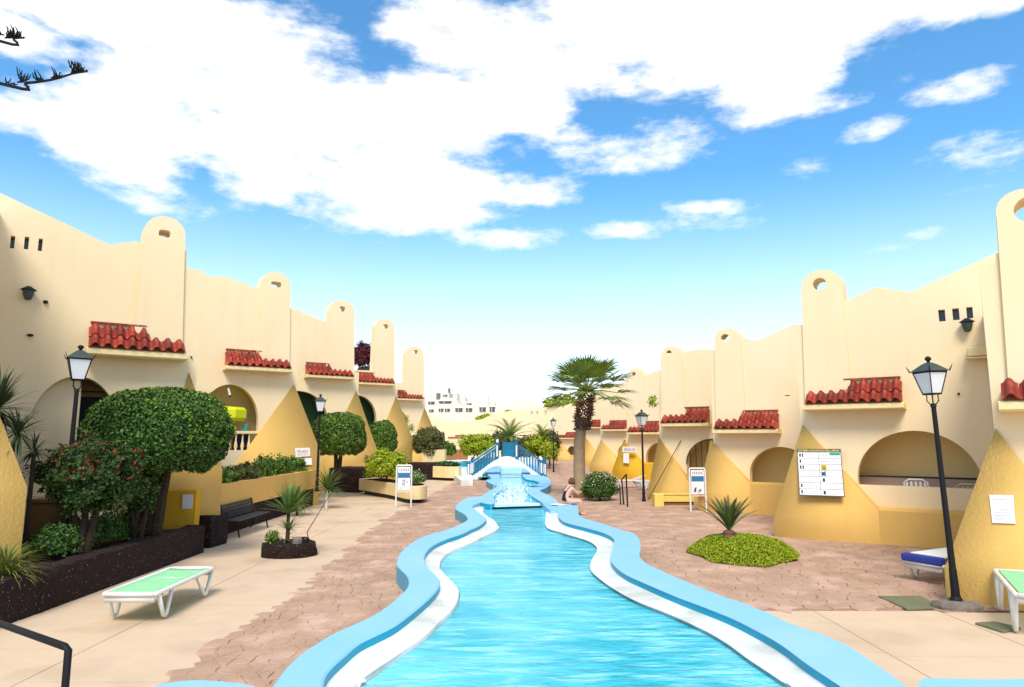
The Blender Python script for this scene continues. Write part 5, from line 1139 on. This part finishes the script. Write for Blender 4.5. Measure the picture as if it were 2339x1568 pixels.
# ------------------------------------------------------------------ bridge
def bridge():
    Y0 = 44.2; W_ = 2.0; xl, xr = AT(1065,1090,Y0).x, AT(1249,1090,Y0).x; xc = (xl+xr)/2; half = (xr-xl)/2
    t = thing('footbridge', (xc, Y0, 0), 'arched white footbridge with blue railings over the far end of the pool', 'bridge')
    ztop = AT(1155,1043,Y0).z; zap = AT(1150,1061,Y0).z
    zt_ = lambda x: .12+(ztop-.12)*max(0, 1-(abs(x)/half)**1.5)**1.0 if abs(x) > .55 else ztop-.0+(0)
    zt_ = lambda x: .12+(ztop-.12)*(math.cos(min(1, abs(x)/half)*math.pi)*.5+.5)**.85
    ow = half*.62
    n = 40; xs = [-half+2*half*i/n for i in range(n+1)]; top = [(x, zt_(x)) for x in xs]
    bot = [(ow*math.cos(math.pi*j/20), (zap)*math.sin(math.pi*j/20)**.8) for j in range(21)]
    outer = top[::-1]+[(-half, -.05), (-ow, -.05)]+[(x, z) for x, z in bot[::-1]]+[(ow, -.05), (half, -.05)]
    tri = tessellate_polygon([[Vector((x, z, 0)) for x, z in outer]]); k = len(outer); mb = MB()
    mb.add([(x, 0, z) for x, z in outer]+[(x, W_, z) for x, z in outer], tri+[tuple(i+k for i in f) for f in tri]+[(i, (i+1) % k, k+(i+1) % k, k+i) for i in range(k)]); local_part(mb, 'arch', 'white_paint', t)
    for y in (.08, W_-.08):
        posts = [(-half+.12, .2), (-half+.35,.25), (-.62, ztop), (.62, ztop), (half-.35,.25), (half-.12, .2)]
        for i, (x, _) in enumerate(posts):
            z0 = zt_(x)-.05; hp = 1.12 if i not in (0, 1, 4, 5) else 1.05
            mb = MB(); mb.box((x, y, z0+hp/2), (.17,.14,hp)); pst = local_part(mb, 'post', 'bridge_blue', t)
            mb = MB(); mb.box((x, y-.075, z0+hp*.52), (.085,.012,hp*.62)); local_part(mb, 'post_panel', 'white_paint', t)
            mb = MB(); mb.lathe((x, y, z0+hp), [(.09,0),(.10,.03),(.05,.06),(.075,.12),(.05,.18),(.01,.2)], 8); local_part(mb, 'post_cap', 'bridge_blue' if i % 2 else 'white_paint', t)
        for s in (-1, 1):
            pa = Vector((s*.62, y, zt_(.62)+.92)); pb = Vector((s*(half-.2), y, zt_(half-.2)+.85))
            for dz, m_, nm, th in ((0, 'bridge_blue', 'handrail', .10), (.065, 'white_paint', 'rail_cap', .03), (-.12, 'white_paint', 'rail_stripe', .03)):
                mb = MB(); mb.add([p+Vector((0, oy, oz+dz)) for p in (pa, pb) for oy, oz in ((-.06,-th/2),(.06,-th/2),(.06,th/2),(-.06,th/2))], [(0,1,2,3),(7,6,5,4),(0,4,5,1),(1,5,6,2),(2,6,7,3),(3,7,4,0)]); local_part(mb, nm, m_ if not (m_ == 'white_paint' and s > 0) else 'bridge_teal', t)
            for k_ in range(9):
                f = (k_+.7)/9.4; p = pa.lerp(pb, f); zb = zt_(abs(p.x)); mb = MB(); mb.box((p.x, y, (p.z-.1+zb)/2), (.09 if s < 0 else .05, .05, p.z-.1-zb)); local_part(mb, 'baluster', ('bridge_teal' if k_ % 2 else 'bridge_blue') if s < 0 else 'bridge_blue', t)
    mb = MB(); mb.box((.1, W_-.08, ztop+.45), (.8,.05,.95)); local_part(mb, 'centre_panel', 'bridge_teal', t)
bridge()
# far basin left of the bridge
t = thing('far_basin', (0,0,0), None, None); t['kind'] = 'structure'
P = [G(u, v, .35) for u, v in ((1004,1054),(1073,1054),(1080,1094),(1052,1094),(1040,1085),(1004,1075))]
mb = MB(); mb.prism([(p.x, p.y) for p in P], -.03, .30); mb.build('wall', 'pool_ledge', t)
mb = MB(); mb.prism([(AT(1000,1050,56).x,56),(AT(1090,1050,56).x,56),(AT(1090,1050,56).x,57.2),(AT(1000,1050,56).x,57.2)], .3, .62); mb.build('blue_band', 'pool_face', t)
mb = MB(); mb.prism([(AT(1000,1050,57).x,57.2),(AT(1090,1050,57).x,57.2),(AT(1085,1050,60).x,60.5),(AT(1040,1050,60).x,60.8),(AT(1000,1050,60).x,60)], .3, .72); mb.build('rim', 'white_paint', t)
a = AT(1001,1026,64); b = AT(1062,1042,64); mb = MB(); mb.box(((a.x+b.x)/2, 64, a.z/2), (b.x-a.x+.5, .5, a.z)); o = mb.build('terracotta_wall', 'terracotta'); tag(o, 'low brown terracotta wall behind the far basin', 'wall')
a = AT(1025,1000,68); b = AT(1063,1026,68); t = thing('kiosk', ((a.x+b.x)/2, 68, 0), 'tiny cream kiosk with a stepped red tile roof left of the bridge', 'building'); w_ = b.x-a.x
mb = MB(); mb.box((0,0,(a.z)/2), (w_, 1.5, a.z)); local_part(mb, 'wall', 'cream', t); mb = MB(); mb.box((0,0,a.z+.06), (w_+.1,1.6,.14)); mb.box((w_*.2,0,a.z+.22), (w_*.6,1.5,.2)); local_part(mb, 'roof', 'terracotta', t)

# ------------------------------------------------------------------ seated woman on the pool rim
def person():
    s = AT(1293,1151,24.2); s = Vector((s.x, 24.2, ZT))
    t = thing('person', s, 'woman in a black swimsuit sitting hunched on the pool rim, seen from behind', 'person')
    # facing: towards +x and a little away from the viewer. local frame: f forward, l left
    f = Vector((.82, .57, 0)).normalized(); l = Vector((-f.y, f.x, 0)); up = Vector((0, 0, 1))
    P = lambda a, b, c: f*a+l*b+up*c
    J = [('pel', P(0,0,.13), .175), ('wai', P(.02,0,.30), .145), ('che', P(.10,0,.47), .155), ('nb', P(.18,0,.60), .09), ('nk', P(.22,0,.66), .052), ('hd', P(.28,0,.74), .085), ('ht', P(.33,0,.80), .075)]
    E = [(i, i+1) for i in range(6)]
    def add(p, r, par): J.append(('', p, r)); E.append((par, len(J)-1)); return len(J)-1
    for sgn in (1, -1):
        sh = add(P(.16, .17*sgn, .55), .058, 2); el = add(P(.34, .22*sgn, .36), .042, sh); wr = add(P(.52, .10*sgn, .40), .028, el); pm = add(P(.58, .07*sgn, .42), .024, wr)
        for k in range(4): q = add(P(.62, .07*sgn+(k-1.5)*.02, .43), .009, pm); q = add(P(.655-abs(k-1.5)*.006, .06*sgn+(k-1.5)*.02, .42), .008, q); add(P(.665-abs(k-1.5)*.006, .055*sgn+(k-1.5)*.018, .40), .007, q)
        q = add(P(.585, .07*sgn-.035*sgn, .44), .010, pm); add(P(.61, .07*sgn-.05*sgn, .455), .008, q)
        f0, l0 = f, l; g_ = Vector((.97,-.24,0)).normalized(); P_ = P; P = lambda a, b, c: g_*a+Vector((-g_.y, g_.x, 0))*b+up*c
        hp = add(P(.10, .10*sgn, .11), .10, 0); kn = add(P(.50, .12*sgn, .13), .062, hp); ca = add(P(.52, .11*sgn, -.06), .052, kn); an = add(P(.52, .10*sgn, -.25), .033, ca); hl = add(P(.55, .10*sgn, -.285), .032, an); add(P(.68, .12*sgn, -.30), .022, hl); P = P_
    def skin(name, J, E, m, par=None):
        me = bpy.data.meshes.new(name); me.from_pydata([tuple(j[1]) for j in J], E, []); o = bpy.data.objects.new(name, me); COL.objects.link(o); o.parent = t; me.materials.append(M[m])
        mo = o.modifiers.new('skin', 'SKIN'); mo.use_smooth_shade = True
        for i, d in enumerate(me.skin_vertices[0].data): d.radius = (J[i][2], J[i][2]); d.use_root = (i == 0)
        su = o.modifiers.new('sub', 'SUBSURF'); su.levels = 2; su.render_levels = 2; return o
    body = skin('body', J, E, 'skin')
    # swimsuit: lower back and hips, open back with straps
    skin('swimsuit', [('', P(0,0,.09), .186), ('', P(.01,0,.20), .170), ('', P(.035,0,.31), .157), ('', P(.07,0,.37), .155), ('', P(.10,0,.44), .158)], [(0,1),(1,2),(2,3),(3,4)], 'swimsuit')
    mb = MB()
    for sgn in (1, -1): mb.tube([P(-.07,.06*sgn,.40), P(-.03,.09*sgn,.52), P(.10,.11*sgn,.625), P(.22,.10*sgn,.60)], .009, 5)
    local_part(mb, 'strap', 'swimsuit', t)
    # head details
    hc = P(.305,0,.765)
    def blob(name, c, r, m, sub=(12, 8)):
        mb = MB(); pr = [(math.sin(math.pi*j/sub[1])*1.0, -math.cos(math.pi*j/sub[1])) for j in range(sub[1]+1)]
        mb.lathe((0,0,0), [(max(p[0], .01), p[1]) for p in pr], sub[0]); o = local_part(mb, name, m, t, smooth=True); o.location = c; o.scale = r; return o
    h = blob('hair', P(.265,0,.80), (.115,.105,.115), 'hair'); h.rotation_euler = (0, .5, math.atan2(f.y, f.x))
    mb = MB(); 
    for k in range(16):
        a_ = -1.9+3.8*k/15; d = (-f*math.cos(a_)+l*math.sin(a_)); p0 = P(.26,0,.82)+d*.10; mb.tube([p0, p0+d*.018-up*.08, p0+d*.006-up*.15+f*.03], [.02,.017,.006], 5)
    local_part(mb, 'hair_ends', 'hair', t, smooth=True)
    mb = MB(); mb.lathe(P(.385,0,.745), [(.012,-.02),(.018,-.005),(.008,.02)], 6); local_part(mb, 'nose', 'skin', t)
    for sgn in (1, -1): blob('eye', P(.375,.032*sgn,.775), (.012,.012,.008), 'ink', (8, 5))
    blob('mouth', P(.372,0,.712), (.012,.024,.006), 'ink_red', (8, 5))
    bag = tag(MB(), None) if False else None
    tw = thing('towel', s+Vector((-.12,-.02,0)), 'white towel spread on the pool rim under the seated woman', 'towel'); mb = MB(); V = []
    for j in range(6):
        for i in range(9): V.append((-.42+.7*i/8, -.22+.44*j/5, .02+.008*math.sin(i*1.3+j)+(.0)))
    mb.add(V, [(j*9+i, j*9+i+1, j*9+i+10, j*9+i+9) for j in range(5) for i in range(8)]); o = local_part(mb, 'cloth', 'towel', tw, smooth=True); o.modifiers.new('s', 'SOLIDIFY').thickness = .015
person()

# ------------------------------------------------------------------ far buildings
def far_block(name, Y, pxpoly, depth, m, label, wins=(), cat='building', extra=None, roofm=None):
    P = [AT(u, v, Y) for u, v in pxpoly]; c = Vector((P[0].x, Y, 0)); t = thing(name, c, label, cat); k = len(P); tri = tessellate_polygon([[Vector((p.x, p.z, 0)) for p in P]]); mb = MB()
    mb.add([(p.x-c.x, 0, p.z) for p in P]+[(p.x-c.x, depth, p.z) for p in P], tri+[tuple(i+k for i in f) for f in tri]+[(i, (i+1) % k, k+(i+1) % k, k+i) for i in range(k)]); local_part(mb, 'wall', m, t)
    for u0, v0, u1, v1 in wins:
        a, b = AT(u0, v0, Y), AT(u1, v1, Y); mb = MB(); cx, cz = (a.x+b.x)/2-c.x, (a.z+b.z)/2; w_, h_ = abs(b.x-a.x), abs(a.z-b.z)
        mb.box((cx, -.02, cz), (w_, .12, h_)); o = local_part(mb, 'window', 'window_far', t)
        mb = MB(); mb.box((cx, -.06, cz+h_*.5+.08), (w_*1.15, .3, .1)); mb.box((cx-w_*.1, -.1, cz), (.08, .06, h_)); o2 = local_part(mb, 'frame', 'white_paint', t); o2.parent = o
    return t
far_block('curved_wall', 92, [(960,1062),(960,940),(1010,958),(1060,963),(1100,957),(1128,944),(1175,936),(1230,932),(1300,922),(1345,915),(1345,1062)], 6, 'cream', 'broad cream end building with a sweeping curved roof line beyond the bridge',
          wins=[(1212,939,1215,944),(1225,938,1228,943),(1244,938,1247,944),(1268,938,1272,945)])
far_block('white_building', 125, [(950,1000),(950,909),(1040,909),(1045,921),(1075,925),(1155,925),(1155,1000)], 14, 'white_wall', 'low white building with a row of dark windows beyond the curved roof line',
          wins=[(978,917,992,923),(1003,916,1030,921),(980,935,990,941),(1002,933,1012,940),(1016,933,1027,940),(1040,932,1056,940),(1064,932,1078,940),(1095,930,1109,940),(1118,929,1130,940)])
far_block('white_building', 135, [(1130,1000),(1130,931),(1165,931),(1166,936),(1250,936),(1251,941),(1340,941),(1340,1000)], 14, 'white_wall', 'long pale building running behind the tent shaped roof towards the palm', wins=[(1150,936,1158,942),(1240,939,1248,944)])
far_block('white_building', 150, [(960,930),(960,915),(985,915),(985,905),(1062,905),(1062,917),(1130,917),(1130,930)], 10, 'white_wall', 'pale upper block set back above the low white building', wins=[(1066,921,1076,925),(1090,921,1100,925)])
far_block('roof_room', 128, [(1005,912),(1005,895),(1043,895),(1043,912)], 8, 'white_wall', 'square roof room on top of the low white building', wins=[(1012,901,1021,906),(1029,900,1033,908)])
far_block('water_tank', 124.8, [(996,910),(996,897),(1004,897),(1004,910)], 1.5, 'rock_grey', 'small grey water tank on the white building roof')
far_block('chimney_pot', 127, [(1023,896),(1023,886),(1028,886),(1028,896)], .6, 'rock_grey', 'grey vent pipe on top of the square roof room')
far_block('pale_tower', 140, [(1080,930),(1080,900),(1115,900),(1115,930)], 6, 'white_wall', 'pale square tower block beyond the white building')
t = far_block('domed_building', 120, [(1140,952),(1140,928),(1148,926),(1165,918),(1180,908),(1192,902),(1206,905),(1222,913),(1234,926),(1234,952)], 12, 'white_wall', 'pale building with a pitched tent shaped roof just left of the palm')
far_block('rooftop_screen', 130, [(843-30,846),(820,838),(846,834),(850,850),(815,855)], 1, 'dark_gap', 'dark roof awning beyond the bougainvillea')
c = AT(1285,905,100); shrub('distant_tree', (c.x, 100, c.z-1.2), (2.8,1.6,1.2), 2200, .22, 'leaf_lime', 'yellow green tree top over the end building left of the palm crown', (.2,0), 'tree', 71, shell=.8, lump=.6)
for u, v, w_, lab in ((1113,952,1.0,'small green shrub on the curved roof line'), (1095,958,.6,'pale shrub left of the green one on the curved roof line'), (1163,943,.7,'tiny shrub at the top of the curved roof line')):
    c = AT(u, v, 92.5); shrub('roof_shrub', (c.x, 93, c.z), (w_,.6,.5), 300, .16, 'leaf_lime', lab, (0, c.z-.4), 'shrub', int(u), shell=.8, core=False)
